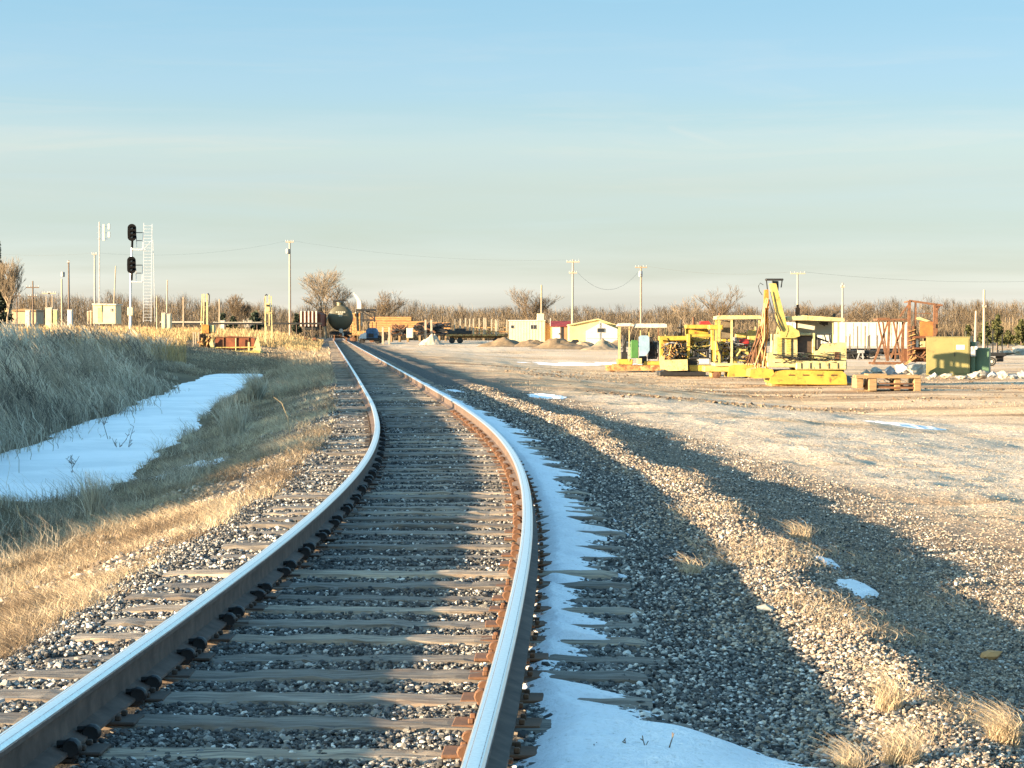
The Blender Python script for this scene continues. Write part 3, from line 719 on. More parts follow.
def stalks(px, py, label, paths, rpx=.7, leafy=0, mat=None):
    p = hit(px, py); s = F/p.y; m = MB()
    for path in paths:
        pts = [((u-px)/s, random.uniform(-.03, .03), (py-v)/s) for u, v in path]
        m.tube(pts, rpx/s, 4, rpx*.5/s)
        for k in range(leafy):
            a, b = random.choice(list(zip(pts[:-1], pts[1:]))); q = random.random(); c = [a[i]+(b[i]-a[i])*q for i in range(3)]
            m.tube([c, (c[0]+random.uniform(-4, 4)/s, c[1]+random.uniform(-.02, .02), c[2]+random.uniform(1, 5)/s)], rpx*.6/s, 4)
    o = m.build('weed_stalk', mat or SCRUBD); o.location = p; prop(o, label, 'weed')
stalks(108, 443, 'bare branching weed stalk standing in the ice', [[(109, 443), (104, 425), (100, 412), (98, 400)], [(104, 425), (109, 413)], [(102, 418), (95, 406)]], .35, 8)
stalks(73, 478, 'small dark branched weed at the near ice edge', [[(73, 478), (72, 466), (71, 455)], [(72, 468), (77, 460)], [(72, 464), (67, 459)]], .35, 8)
stalks(117, 452, 'weed with dark seed pods at the ice edge', [[(120, 452), (115, 445), (112, 438)], [(118, 449), (126, 440), (131, 428)], [(128, 450), (131, 436), (134, 426)]], .35, 6)
stalks(290, 437, 'tall curved straw stalk on the bank by the track', [[(290, 437), (288, 418), (282, 403), (274, 397)]], .5, 0, STRAWM)
stalks(40, 545, 'pair of straight straw stalks by the scrub at the left', [[(40, 545), (41, 520)], [(24, 545), (23, 525), (17, 505)], [(12, 548), (0, 558)]], .7, 0, STRAWM)
stalks(660, 765, 'dark twiggy weed sticking out of the snow at the bottom', [[(660, 766), (668, 750), (674, 733)], [(655, 765), (640, 752), (622, 742)], [(648, 757), (643, 740)], [(580, 765), (590, 750), (597, 745)], [(585, 764), (578, 752)], [(600, 766), (596, 748)], [(650, 768), (630, 760), (612, 757)]], .9, 5)
# ------------------------------------------------------------------ yellow machines in the yard
def disc_wheel(T, u, v, rpx, y, name='wheel', mat=None, w=.12):
    m = T.mb(); c = m.P(u, v, y); r = rpx/T.s
    m.lathe([(r*.3, -w*.8), (r*.85, -w*.5), (r*1.0, -w*.5), (r*1.0, w*.3), (r*1.12, w*.3), (r*1.12, w*.5), (r*.3, w*.5)], 20, c, 'y')
    return m.build(name, mat or RUST, T, True)
def hoses(T, name, box, n, rpx, y, mat, seed, sag=4):
    rg = random.Random(seed); u0, v0, u1, v1 = box; m = T.mb()
    for k in range(n):
        a = (rg.uniform(u0, u1), rg.uniform(v0, v1)); b = (rg.uniform(u0, u1), rg.uniform(v0, v1)); yy = rg.uniform(y[0], y[1]); pts = []
        for i in range(7):
            q = i/6; pts.append((lerp(a[0], b[0], q), min(v1+2, lerp(a[1], b[1], q)+sag*4*q*(1-q)*rg.uniform(-.6, 1)), yy+rg.uniform(-.05, .05)))
        m.ptube(pts, rpx*rg.uniform(.6, 1.2), 0, 5)
    return m.build(name, mat, T, True)

# 1. small open machine with the white canopy
T = Thing('rail_machine', 'small open rail machine with white canopy, green box and pale blue panel', 'rail machine', 638, 372, 'rail maintenance machines in the yard')
m = T.mb(); m.pbox(606, 365, 662, 370.5, -.9, -.6, .02).pbox(606, 365, 662, 370.5, .6, .9, .02).pbox(612, 364, 617, 369, -.6, .6).pbox(650, 364, 656, 369, -.6, .6); m.build('frame', RUSTY, T)
m = T.mb(); m.pbox(617, 359, 632, 364.5, -.85, .85, .03).pbox(643, 361, 659, 365, -.85, .85, .03); m.build('deck', YEL, T)
for u0, u1, v0, v1 in ((616.5, 633, 323.2, 326.3), (634, 666, 323.6, 327.6)):
    m = T.mb(); m.pprism([(u0, v1), (u0+1.5, v0+.6), (u0+4, v0), (u1-3, v0), (u1-.5, v0+.8), (u1, v1)], -.95, .95); m.build('canopy', WHITE, T)
for u, y, mt in ((619.3, -.8, CREAM), (628.3, -.85, CREAM), (619.3, .8, CREAM), (657.3, -.8, RUST), (666.3, .8, CREAM), (641, .7, CREAM), (649.5, .7, CREAM)):
    m = T.mb(); m.pbeam((u, 326), (u, 361), .95, None, y); m.build('post', mt, T)
m = T.mb(); m.pbox(629.8, 341, 637.3, 358, -1.05, -.6, .03).pbox(630.5, 340, 636.6, 341.2, -1.0, -.65, .01); m.build('green_box', GREEN, T)
m = T.mb(); m.pprism([(637.5, 337), (639.5, 335.4), (646, 335.4), (648, 337), (648.3, 350), (646, 354), (643, 355.8), (638.4, 355.8)], -1.15, -1.05); m.build('panel', BLUEW, T)
m = T.mb(); m.pbox(648, 342, 656.5, 359, -.6, .6, .03).pbox(649, 337, 652, 343, -.2, .2).ptube([(650, 338), (652, 341), (655, 347)], .7, -.65).pbox(639, 356, 646, 363, -.8, .3, .03); m.build('engine', BLACK, T)
m = T.mb(); m.pbox(620.5, 352, 627, 359, -.5, .4, .03).pbox(622.5, 335, 626, 352, -.1, .2, .03).pbeam((624, 345), (626.5, 329), .7, None, -.3).ptube([(621, 350), (624, 343), (625.5, 338)], .5, -.5); m.build('operator_controls', BLACK, T)
hoses(T, 'hose', (646, 340, 658, 360), 14, .45, (-.8, -.5), BLACK, 4)
m = T.mb(); m.pbox(636, 358, 641, 364, -1.0, -.8, .02); m.build('tool_tray', CREAM, T)
for u in (612, 652):
    for y in (-.75, .75): disc_wheel(T, u, 368.6, 3.0, y)

# 2. machine with tangled hydraulics and pale front tank
T = Thing('rail_machine', 'yellow rail machine with tangled hoses above a pale dented front tank', 'rail machine', 684, 376, 'rail maintenance machines in the yard')
m = T.mb(); m.pbox(658, 371, 704, 375.8, -1.1, 1., .04).pbox(662, 368, 700, 372, -.7, .7, .03); m.build('undercarriage', BLACK, T)
m = T.mb(); m.pprism([(664, 369.5), (663, 359.5), (685.5, 359), (686, 370), (667, 370.5)], -1.25, -.75); m.build('front_tank', CREAM, T)
m = T.mb(); m.pbox(658.5, 336, 690, 340.5, -.3, .5, .03).pbox(659, 340, 662.5, 362, -.5, -.2, .02).pbox(663, 340, 686, 352, .2, .4, .02); m.build('body_panel', YEL, T)
hoses(T, 'hose', (660, 341, 686, 360), 26, .55, (-1.1, -.3), BLACK, 7)
hoses(T, 'steel_pipe', (660, 342, 686, 360), 16, .6, (-1.15, -.4), RUSTY, 8, 1)
m = T.mb(); m.pprism([(659, 369), (657.5, 360), (660, 355), (664, 361), (666, 369)], -1.2, -1.1); m.build('bracket', CREAM, T)
m = T.mb(); m.pbox(686, 334, 689.4, 362, -.6, -.3, .02).pbox(710, 330, 713, 362, -.6, -.3, .02).pbox(685, 324.8, 712, 328.6, -.6, .6, .02).pbox(689, 334, 712, 337, -.55, -.4, .02).pbox(686, 326, 689.4, 358, .4, .6, .02).pbox(689, 329, 709, 334, .3, .4).pbeam((693, 337), (692, 358), 1.2, None, .2).pbeam((707, 337), (708, 358), 1.2, None, .2); m.build('gantry_frame', YEL, T)
m = T.mb(); m.pbox(692, 349, 708, 351.2, -.7, .1).pbox(692, 349, 694.5, 358, -.7, .1).pbox(705, 350, 708, 357, -.7, .1).pbox(688, 357, 708, 359, -.8, .3).pbox(687, 359, 696, 368, -.7, .3, .03); m.build('workhead', BLACK, T)
m = T.mb(); m.pbox(695, 351.3, 704.5, 357, -.5, -.1, .03); m.build('seat_box', WHITE, T)
m = T.mb(); m.pbox(697.5, 358.5, 708, 364, -1.0, -.5, .03); m.build('battery_box', SIDINGW, T)
m = T.mb(); m.ptube([(680.8, 337), (680.8, 324)], 1.5, .2, 10).ptube([(680.8, 325), (681, 319.5)], .9, .2, 8).ptube([(677, 328), (684, 327)], .7, .1); m.build('exhaust_stack', BLACK, T, True)
m = T.mb(); m.ptube([(674, 335), (675.5, 332), (677.5, 333), (678, 336)], 1., .1); m.build('air_filter', BLACK, T, True)
m = T.mb(); m.ptube([(693.2, 326), (693.2, 320)], 1.2, 0, 10).ptube([(693.2, 320), (693.2, 317)], .8, 0, 8); m.build('muffler', RUST, T, True)
m = T.mb(); m.pprism([(699, 324.8), (700, 321.5), (708, 321), (711, 324.8)], -.3, .3); m.build('roof_hatch', RED, T)
m = T.mb(); m.pbox(688, 364.8, 712, 371, -1., 1., .03); m.build('rear_deck', YEL, T)
m = T.mb(); m.pbox(689.5, 337.5, 710, 349, .5, .6, .02).pbox(663, 352, 690, 366, .1, .3, .02); m.build('rear_panel', YEL2, T)
m = T.mb(); m.ptube([(663, 345), (672, 343), (686, 346)], 1.3, -.4, 8).ptube([(664, 356), (676, 352), (688, 356)], 1.1, -.5, 8); m.build('hydraulic_cylinder', GREY, T, True)
hoses(T, 'feed_hose', (662, 338, 712, 364), 34, .6, (-.6, -.1), BLACK, 17, 3)
hoses(T, 'brass_pipe', (686, 338, 711, 364), 8, .6, (-.7, -.2), YEL2, 18, 1)
for u in (666, 698):
    for y in (-.8, .8): disc_wheel(T, u, 372.2, 3.6, y, mat=BLACK)

# 3. machine with red tank under a pale canopy
T = Thing('rail_machine', 'yellow rail machine with cream canopy over a red tank', 'rail machine', 735, 378, 'rail maintenance machines in the yard')
m = T.mb(); m.pprism([(726, 376.5), (727, 366), (731, 364.5), (756, 364.5), (757.5, 368), (757.5, 376)], -1.1, 1.); m.build('skirt', YEL, T)
m = T.mb(); m.pbox(713, 363, 751, 366, -1., 1., .02); m.build('deck', CREAM, T)
m = T.mb(); m.pbox(709.5, 370, 720, 377, -.6, .3, .05).pbox(703, 366, 728, 371.5, -.9, .7, .03); m.build('drawbar', YEL2, T)
m = T.mb(); m.pprism([(714.8, 319.6), (715.2, 316.4), (719, 315.4), (758, 315.6), (760, 319)], -1., 1.); m.build('canopy', CREAM, T)
for u, y in ((717.6, -.85), (729.8, -.9), (717.6, .85), (757, .85), (757, -.85)):
    m = T.mb(); m.pbeam((u, 318.5), (u, 363), 2.1 if u < 750 else 1.2, None, y); m.build('post', YEL2 if u == 717.6 else CREAM, T)
m = T.mb(); m.pbox(713.5, 341, 722.5, 362, -.8, .5, .05).pbox(708, 325, 722, 329.5, -.7, .4, .03).pbox(722.5, 343, 728, 361, -.5, .5, .04); m.build('body', YEL, T)
m = T.mb(); m.pbox(731.5, 337, 736, 348, -.4, .3, .03); m.build('seat', GREY, T)
m = T.mb(); m.lathe([(.02, -4.6/T.s), (3.2/T.s, -4.5/T.s), (3.6/T.s, -3.6/T.s), (3.6/T.s, 3.6/T.s), (3.2/T.s, 4.5/T.s), (.02, 4.6/T.s)], 16, m.P(743, 342.5, -.6), 'x'); m.build('fuel_tank', RED, T, True)
m = T.mb(); m.pprism([(733, 361), (734, 347), (737, 345.5), (745, 346.5), (747, 353), (746, 361)], -.8, .2).pbox(728, 355, 736, 363, -.7, .3, .03).ptube([(735, 356), (739, 350), (744, 350)], 1.2, -.85); m.build('engine_cover', YEL2, T)
m = T.mb(); m.pbox(748, 330, 757, 352, .2, .7, .05).pbox(736, 333, 747, 338, .3, .7, .04); m.build('back_panel', YEL2, T)
m = T.mb(); m.pbeam((734.5, 320), (734.5, 327), 2.2, None, .6).ptube([(746, 350), (752, 347), (754, 342)], 1., -.4); m.build('work_lamp', BLACK, T)
for u in (719.5, 744.5):
    m = T.mb(); m.ptube([(u, 315.5), (u, 313.2)], 1.2, 0, 8); m.build('beacon', RUST, T)
hoses(T, 'hose', (736, 348, 754, 364), 14, .5, (-.95, -.6), RUST, 21, 2)
m = T.mb(); m.pbox(722.5, 339, 733, 362, .55, .65, .03).pbox(745, 344, 757, 363, .6, .7, .03); m.build('rear_panel', YEL, T)
m = T.mb(); m.pbox(723, 321, 733, 338, .7, .76, 0); m.build('cab_screen', M('dirty_screen', (.16, .13, .09), None, 3, .4), T)
hoses(T, 'control_hose', (713, 338, 756, 364), 30, .6, (-.95, -.6), BLACK, 22, 2)
hoses(T, 'lever', (720, 340, 752, 363), 12, .55, (-.9, -.5), GREY, 23, .5)
m = T.mb(); m.ptube([(738, 352), (746, 356), (755, 353)], 1.6, -.75, 8).ptube([(736, 358), (752, 360)], 1.2, -.85, 8); m.build('hydraulic_cylinder', BLACK, T, True)
for u in (715, 749):
    for y in (-.8, .8): disc_wheel(T, u, 374.5, 3.6, y)

# 4. the boom machine
T = Thing('boom_crane', 'large pale yellow rail crane with a tall raised boom and orange pipes', 'crane', 800, 386, 'rail maintenance machines in the yard')
m = T.mb(); m.pprism([(767, 382), (767, 376), (773, 371), (782, 369.5), (838, 370.5), (842, 374), (843, 384), (770, 383.5)], -1.2, 1.1); m.build('chassis', YEL, T)
m = T.mb(); m.pbox(768, 382.5, 850, 386, -1.0, .9, .03).pbox(757, 372, 768, 376.5, -.4, .4, .03); m.build('underframe', RUSTY, T)
m = T.mb(); m.pbox(764, 361.5, 793, 367, -1.2, 1., .04).pbox(792, 360.5, 842.5, 369.3, -1.3, 1.1, .05); m.build('turntable_deck', CREAM, T)
m = T.mb(); m.pprism([(766, 361.5), (766, 353), (771, 352.5), (771.5, 334), (794, 334), (794, 361.5)], -1.1, .4); hood = m.build('engine_hood', CREAM, T)
for u in (774, 783):
    m = T.mb(); m.pbox(u, 337, u+4.6, 355, -1.125, -1.09, 0)
    for k in range(7): m.pbox(u+.3, 338.2+k*2.4, u+4.3, 339.1+k*2.4, -1.15, -1.12, 0)
    m.build('louvre_panel', YEL2, hood)
m = T.mb(); m.pbox(794.5, 335.5, 809, 352.5, -.9, -.1, .03)
m.build('radiator_core', M('brown_radiator', (.07, .045, .03), (.04, .028, .02), 9., .7), T)
m = T.mb(); m.pbox(793.8, 333, 812, 335.5, -1., .3, .02).pbox(809, 335, 812, 353, -1., .1, .02).pbox(795, 353, 812, 361, -.8, .2, .02); m.build('radiator_frame', CREAM, T)
hoses(T, 'hose', (795, 353, 811, 361), 10, .7, (-1.0, -.85), BLACK, 31, 1)
m = T.mb(); m.pprism([(812, 361), (811, 351), (815, 350), (818.5, 344), (842.5, 342.5), (842.5, 361)], -1.1, .6).pbox(812, 334.5, 815, 351, -.7, -.4, .03); body = m.build('rear_body', CREAM, T)
m = T.mb(); m.pbox(831, 351.5, 835.5, 360, -1.13, -1.09, 0); m.build('hatch', RUST, body)
m = T.mb(); m.pbox(813.5, 339, 817.5, 349.5, -1.0, -.7, .03); m.build('operator_seat', BLACK, T)
m = T.mb(); m.pbox(797, 320.5, 836, 335, .7, .8, .02); m.build('cab_back', SIDINGW, T)
m = T.mb(); m.pprism([(783, 320.4), (783.2, 317.6), (787, 316.5), (797, 316.2), (799, 315.4), (838, 318), (840.3, 319), (840.3, 321.6), (800, 320.4)], -1.15, 1.1); m.build('canopy', CREAM, T)
for u, y in ((834.8, -1.), (834.8, 1.), (785.5, 1.), (829.5, -.9)):
    m = T.mb(); m.pbeam((u, 320), (u, 346), 1.7 if u > 830 else .8, None, y); m.build('post', CREAM, T)
m = T.mb(); m.ptube([(795, 335), (795.2, 315)], .9, -.5, 8).ptube([(795.8, 315), (795.8, 313.5), (796, 308)], 2.3, -.5, 12).ptube([(796, 308), (796, 304.8)], 1.3, -.5, 8); m.build('exhaust_stack', RUST, T, True)
for u in (806.5, 834):
    m = T.mb(); m.ptube([(u, 318), (u, 313.6)], 1.3, 0, 8); m.build('beacon', BLACK, T, True)
m = T.mb(); m.pbeam((812, 337), (826, 342), 1.6, None, -.8).ptube([(824, 342), (822, 335), (825, 334)], .6, -.7).ptube([(828, 342), (827, 334), (831, 333)], .6, -.6).pbox(820, 322, 826, 325, -.6, 0).pbeam((818, 323), (824, 326), 1, None, -.3); m.build('control_levers', BLACK, T)
# boom: pale box beam leaning right to left, orange mast with pipes beside it
m = T.mb(); m.pprism([(766.6, 284), (772.2, 284), (784.5, 330), (782, 337), (776.5, 334)], -1.3, -.75); m.pprism([(776, 338), (778, 327), (786, 325), (795, 331), (796, 336), (790, 338)], -1.28, .4); boom = m.build('boom', YEL2, T)
m = T.mb(); m.ptube([(765.2, 300), (770, 318), (777, 331)], .7, -1.36, 6).ptube([(766.5, 292), (771, 312), (778.5, 330)], .45, -1.36, 6); m.build('hydraulic_hose', BLACK, boom, True)
m = T.mb(); m.pbox(762.5, 279.2, 779.8, 281.2, -1.2, -.8, .02); m.build('head_plate', BLACK, boom)
for a, b in (((763.5, 281), (764.5, 290)), ((779, 281), (778, 288))):
    m = T.mb(); m.pbeam(a, b, 1., None, -1.); m.build('hanger', BLACK, boom)
m = T.mb()
for k in range(7): m.ptube([(771.5+k*1.1, 281), (773+k*.9, 287), (774.8+k*.42, 296), (775.6+k*.3, 303-(k % 3)*2)], .6, -.1+.05*k, 5)
m.build('chain_bundle', BLACK, boom, True)
m = T.mb(); m.pprism([(762.5, 290), (766.2, 290), (767, 305), (764, 325), (760.5, 338), (755.2, 338), (759.5, 322), (762, 306)], -.75, -.4); mast = m.build('mast', ORANGE, T)
rg = random.Random(5)
m = T.mb()
for k in range(9):
    a = rg.uniform(756, 765); b = 752+k*1.7
    m.ptube([(lerp(762, 766, k/8), 296+rg.uniform(0, 16)), (a, 334+rg.uniform(-6, 8)), (b, 372-rg.uniform(0, 6))], rg.uniform(.6, 1.2), -.8-rg.uniform(0, .25), 6)
m.build('pipe', ORANGE, mast, True)
m = T.mb()
for k in range(6):
    b = 742+k*2.4; m.ptube([(757+k*.6, 326+k*3), (752+rg.uniform(-2, 2), 347), (b, 364+rg.uniform(-2, 2))], rg.uniform(.5, .9), -.95, 6)
m.build('rusty_pipe', RUST, mast, True)
m = T.mb(); m.pbeam((763.7, 338), (763.7, 356), 1.5, None, -.8); m.build('support_rod', BLACK, T)
m = T.mb(); m.ptube([(762, 295), (759.2, 291), (758.2, 286), (760, 283), (763, 285)], .35, 0, 5); m.build('cable_loop', BLACK, boom, True)
m = T.mb(); m.pprism([(747, 376), (748, 369), (757, 367), (770, 369), (772, 377), (752, 378)], -1.1, .6); m.build('front_shoe', YEL, T)
hoses(T, 'deck_hose', (766, 352, 842, 363), 26, .45, (-1.32, -1.15), BLACK, 33, 1.5)
m = T.mb(); m.pbox(771, 369.5, 841, 371.5, -.9, .8, 0); m.build('slew_gap', BLACK, T)
m = T.mb()
for k in range(5): m.pbox(797+k*9, 362.5, 797.5+k*9, 368, -1.33, -1.29, 0)
for k in range(4): m.pbox(785+k*14, 374, 791+k*14, 375, -1.22, -1.19, 0)
m.build('panel_seam', BLACK, T)
m = T.mb(); m.pbox(772, 357, 793, 358, -1.13, -1.09, 0).pbox(788.5, 335, 789.2, 357, -1.12, -1.09, 0).pbox(780, 335, 780.6, 357, -1.12, -1.09, 0); m.build('hood_seam', BLACK, hood)
for u in (780, 830):
    for y in (-.85, .85): disc_wheel(T, u, 382, 4, y)

# ------------------------------------------------------------------ right of the machines
m = None
p = Thing('blue_chute', 'dark blue grey sheet of scrap leaning at the end of the crane chassis', 'scrap', 846, 383.5)
q = p.mb(); q.pprism([(840, 383), (839.5, 376), (845, 374.5), (850, 378), (854, 382.5)], -.5, .3); q.build('sheet', M('blue_grey_metal', (.12, .17, .22), None, 3, .5), p)
# timber skid
T = Thing('timber_skid', 'low weathered timber skid lying on the bare ground in front of the rusty frame', 'skid', 886, 391)
m = T.mb(); m.pbox(853, 375.0, 917, 378, -.75, -.4, .01).pbox(853, 375.3, 919, 377.2, -.1, .15, .01).pbox(856, 374.8, 920, 377.2, .4, .7, .01).pbox(866, 373.6, 885, 375.3, -.5, .5, .01)
m.build('deck_board', PALW, T)
m = T.mb(); m.pbox(854, 378, 861, 388, -.6, .6, .02).pbox(866, 378, 874, 390.5, -.7, .6, .02).pbox(892, 378, 898, 390, -.6, .6, .02).pbox(911, 378, 918, 390.8, -.7, .6, .02); m.build('block', PALW, T)
m = T.mb(); m.pbeam((856, 386), (915, 387.5), 2.2, .2, .3).pbeam((875, 383.2), (912, 383.5), 1.3, .1, -.6).pbeam((884, 378), (902, 386), 1.3, .1, -.2).pbeam((873, 387), (911, 387.5), 2, .12, -.6).pbeam((911, 387), (918, 380), 1.5, .12, -.6); m.build('runner', RUST, T)
# rusty trestle frame with tower
T = Thing('rusty_tower_frame', 'tall rusty steel tower frame with cross braced trestle and orange panel', 'steel frame', 905, 364.5)
m = T.mb()
for a, b, w, y in (((877, 321), (881, 340), 1.68, -.5), ((881, 340), (886, 361), 1.68, -.5), ((887, 321), (880, 343), 1.68, -.4), ((880, 343), (872.5, 362.5), 1.96, -.5), ((888, 321), (886.5, 361), 2.38, -.5), ((892, 321), (896, 341), 1.68, -.5), ((896, 341), (900, 361), 1.82, -.5), ((903.5, 322), (895.5, 342), 1.68, -.5), ((895.5, 342), (889.5, 358), 1.82, -.5), ((884.5, 322), (889, 361), 1.4, .8), ((899, 322), (897, 361), 1.4, .8)):
    m.pbeam(a, b, w, None, y)
m.build('trestle_leg', RUST, T)
m = T.mb(); m.pbox(875.5, 318.6, 906, 320.6, -.7, 1., .01).pbox(875.5, 317.8, 888, 319, -.75, -.6, .01); m.build('trestle_deck', RUST, T)
m = T.mb(); m.pbox(870.5, 362, 905, 364.3, -.6, -.4, .01).pbox(870.5, 362, 905, 364, .8, 1., .01).pbeam((885, 354), (901, 354), 1.68, None, -.5); m.build('base_beam', RUST, T)
for a, b, w, y in (((907.4, 301), (907.0, 362), 2.8, -.7), ((913.8, 302), (913.0, 362), 1.82, -.6), ((911.2, 326), (911, 362), 2.24, -.7), ((932.6, 304), (932.2, 345), 2.38, -.7), ((939.2, 305), (938.6, 345), 1.82, .9), ((905.2, 322), (904.6, 362), 2.52, .9)):
    m = T.mb(); m.pbeam(a, b, w, None, y); m.build('post', RUST, T)
m = T.mb(); m.pbeam((907, 300.8), (940.5, 305.6), 1.96, None, -.7).pbeam((909, 301.5), (898, 316.5), 1.54, None, -.7).pbeam((939.5, 306), (934, 313), 1.4, None, 0).pbeam((907, 301.5), (907, 302), 1.96, .1, -.7, 1.).pbeam((914, 313), (933, 313.5), .7, None, .8).pbeam((940, 305.5), (940, 306), 1.4, .1, -.7, 1.); m.build('top_rail', RUST, T)
m = T.mb(); m.pprism([(918, 321.5), (931, 321.8), (931, 336.5), (918, 336)], -.72, -.66); m.build('steel_panel', M('orange_rust_sheet', (.42, .14, .03), (.25, .08, .025), 2., .8), T)
m = T.mb(); m.pbox(911.5, 336, 929, 338.2, -.9, .8, .02).pbox(911.5, 347.3, 928.5, 349, -.9, .8, .02).pbox(924.5, 338, 928.5, 362, -.6, .4, .02); m.build('platform', M('dark_rust', (.12, .045, .02), None, 3, .85), T)
m = T.mb(); m.pbox(912.3, 339, 917, 347.5, -.6, .1, .03); m.build('white_drum', SIDINGW, T)
m = T.mb(); m.pbox(918.5, 341, 924.3, 347.4, -.6, .1, .03); m.build('cream_box', CREAM, T)
m = T.mb()
for k in range(6): m.pbeam((905.5, 332+k*4.6), (913, 329.5+k*4.6), .8, None, -.85)
m.pbeam((903, 364), (914, 357), 1.96, None, -.8).pbeam((913, 350), (905, 364), .9, None, -.8); m.build('ladder', RUSTY, T)
hoses(T, 'scrap_pipe', (912, 352, 928, 363), 14, .9, (-.8, -.2), RUST, 44, 1)
for a, b, w, y in (((917.5, 302), (917, 362), 1.5, .8), ((927.5, 322), (927, 362), 1.5, -.5)):
    m = T.mb(); m.pbeam(a, b, w, None, y); m.build('post', RUST, T)
m = T.mb(); m.pbox(905.5, 349, 928, 362, .7, .76, 0); m.build('back_sheet', M('brown_sheet', (.14, .06, .03), (.08, .035, .02), 2., .85), T)
m = T.mb(); m.pprism([(914, 318), (917, 317), (928, 321), (924, 321.6), (915, 319.6)], -.8, -.2); m.build('loose_board', CREAM, T)
# olive green cabinet
T = Thing('equipment_cabinet', 'olive green metal equipment cabinet with white notice standing by pale rubble', 'cabinet', 950, 375.5, rz=-.32)
w0, d0 = 41/T.s/math.cos(.32), 1.0
Lc = (928.5-950)/T.s/math.cos(.32); h0 = 38.3/T.s
m = T.mb(); m.box(Lc, -.45, 0, Lc+w0, .85, h0, .02).box(Lc-.03, -.48, h0-.02, Lc+w0+.03, .88, h0+.03, .01); cb = m.build('body', CABG, T)
dl = Lc+w0*.62
m = T.mb(); m.box(dl, -.475, .12, Lc+w0-.06, -.44, h0-.1, .008); dr = m.build('door', CABG, T)
m = T.mb(); m.box(dl+.06, -.52, h0*.5, dl+.1, -.476, h0*.6, .008); m.build('handle', BLACK, dr)
m = T.mb(); m.box(dl+.16, -.482, h0*.68, dl+.6, -.474, h0*.8, 0); m.build('notice', SIDINGW, dr)
m = T.mb(); m.box(Lc+w0, -.2, .05, Lc+w0+.25, .7, h0*.88, .02).box(Lc+w0+.25, .1, .05, Lc+w0+.95, .9, h0*.72, .02); m.build('side_cabinet', CABD, T)
m = T.mb(); m.box(Lc+w0+.03, -.42, h0*.5, Lc+w0+.3, -.2, h0*.76, .03); m.build('meter_box', GREY, T)
m = T.mb(); m.lathe([(.02, -.12), (.09, -.1), (.11, 0), (.09, .06), (.02, .07)], 14, (Lc+w0+.3, -.3, h0*.72), 'y'); m.build('meter_dial', ALU, T, True)
for q in (.55, .86):
    m = T.mb(); m.tube([(Lc+w0*q, .5, h0), (Lc+w0*q, .5, h0+.32)], .03, 6); m.build('vent_pipe', BLACK, T)
# stake trailer by the cabinet
T = Thing('stake_trailer', 'small black flat trailer with upright stakes and a white wheel rim beside the cabinet', 'trailer', 992, 366)
m = T.mb(); m.pbox(972, 352.5, 1003, 356, -1., 1., .02).pbox(994, 353, 1001.5, 361.5, -.6, -.4, .03).pbeam((996, 357), (1004, 356), 1.5, None, 0); m.build('bed', BLACK, T)
for u, v0, y in ((989.8, 329, -.9), (990.3, 337, .9), (999.2, 334, -.9), (1000.2, 342, .9), (998, 350, 0)):
    m = T.mb(); m.pbeam((u, v0), (u, 355), .9 if v0 > 330 else 1., None, y); m.build('stake', BLACK, T)
for u, y in ((988, -1.), (988, 1.)):
    m = T.mb(); c = m.P(u, 361.3, y); r = 4.6/T.s
    m.lathe([(r*.55, -.09), (r*.9, -.1), (r, -.06), (r, .06), (r*.9, .1), (r*.55, .09)], 22, c, 'y'); w = m.build('wheel', RUBBER, T, True)
    m = T.mb(); m.lathe([(r*.15, -.1), (r*.5, -.08), (r*.62, -.095), (r*.62, .09), (r*.15, .08)], 18, c, 'y'); m.build('rim', SIDINGW, w, True)
# rubble chunks, each a thing
def chunk(u, v, w, h, label, seed, mat=ROCKW, group='pale rubble chunks in the yard', name='rubble_chunk', cat='rubble'):
    p = hit(u, v); s = F/p.y; bv, bf = ico(); rg = np.random.default_rng(seed)
    V = bv*(1+rg.uniform(-.5, .3, (12, 1))); V = V*np.array([w/s/2, w/s/2*.8, h/s/2])
    import bmesh
    V = V*np.array([1, 1, 1])*1.0; o = np_mesh(name, V, bf, mat, False); bm = bmesh.new(); bm.from_mesh(o.data); bmesh.ops.subdivide_edges(bm, edges=bm.edges[:], cuts=2, use_grid_fill=True)
    for vv in bm.verts: vv.co *= 1+rg.uniform(-.13, .13)
    bm.to_mesh(o.data); bm.free()
    o.location = (p.x, p.y, p.z+h/s*.38); prop(o, label, cat, group)
ch = [(866, 376, 12, 7, 'small pale rubble chunk at the left end of the heap behind the skid'), (877, 375, 15, 9, 'flat pale rubble chunk behind the left half of the skid'), (890, 376, 16, 12, 'bluish rubble slab behind the middle of the skid'),
      (902, 375, 17, 14, 'tall blue grey rubble chunk below the rusty tower'), (914, 375.5, 18, 15, 'big pale boulder at the foot of the rusty tower'), (924, 374, 13, 15, 'pale boulder touching the left corner of the cabinet'),
      (934, 378, 11, 6, 'dark flat stone in front of the cabinet left corner'), (945, 378.5, 15, 7, 'low pale chunk in front of the cabinet'), (962, 379, 16, 5, 'flat white chunk below the cabinet door'),
      (980, 380, 17, 12, 'rounded pale boulder at the right foot of the cabinet'), (993, 378.5, 13, 8, 'grey chunk right of the rounded boulder'), (1003, 379, 14, 10, 'pointed pale chunk near the small trailer'),
      (1014, 379, 13, 6, 'low grey chunk in the rubble line at the right'), (1023, 379, 14, 9, 'pale chunk at the right edge of the photo')]
for k, (u, v, w, h, lb) in enumerate(ch): chunk(u, v, w, h, lb, 100+k, ROCKW if k not in (2, 3, 6, 10, 12) else M('grey_rubble', (.3, .31, .32), (.2, .21, .22), 2.5, .9, bmp=.5))
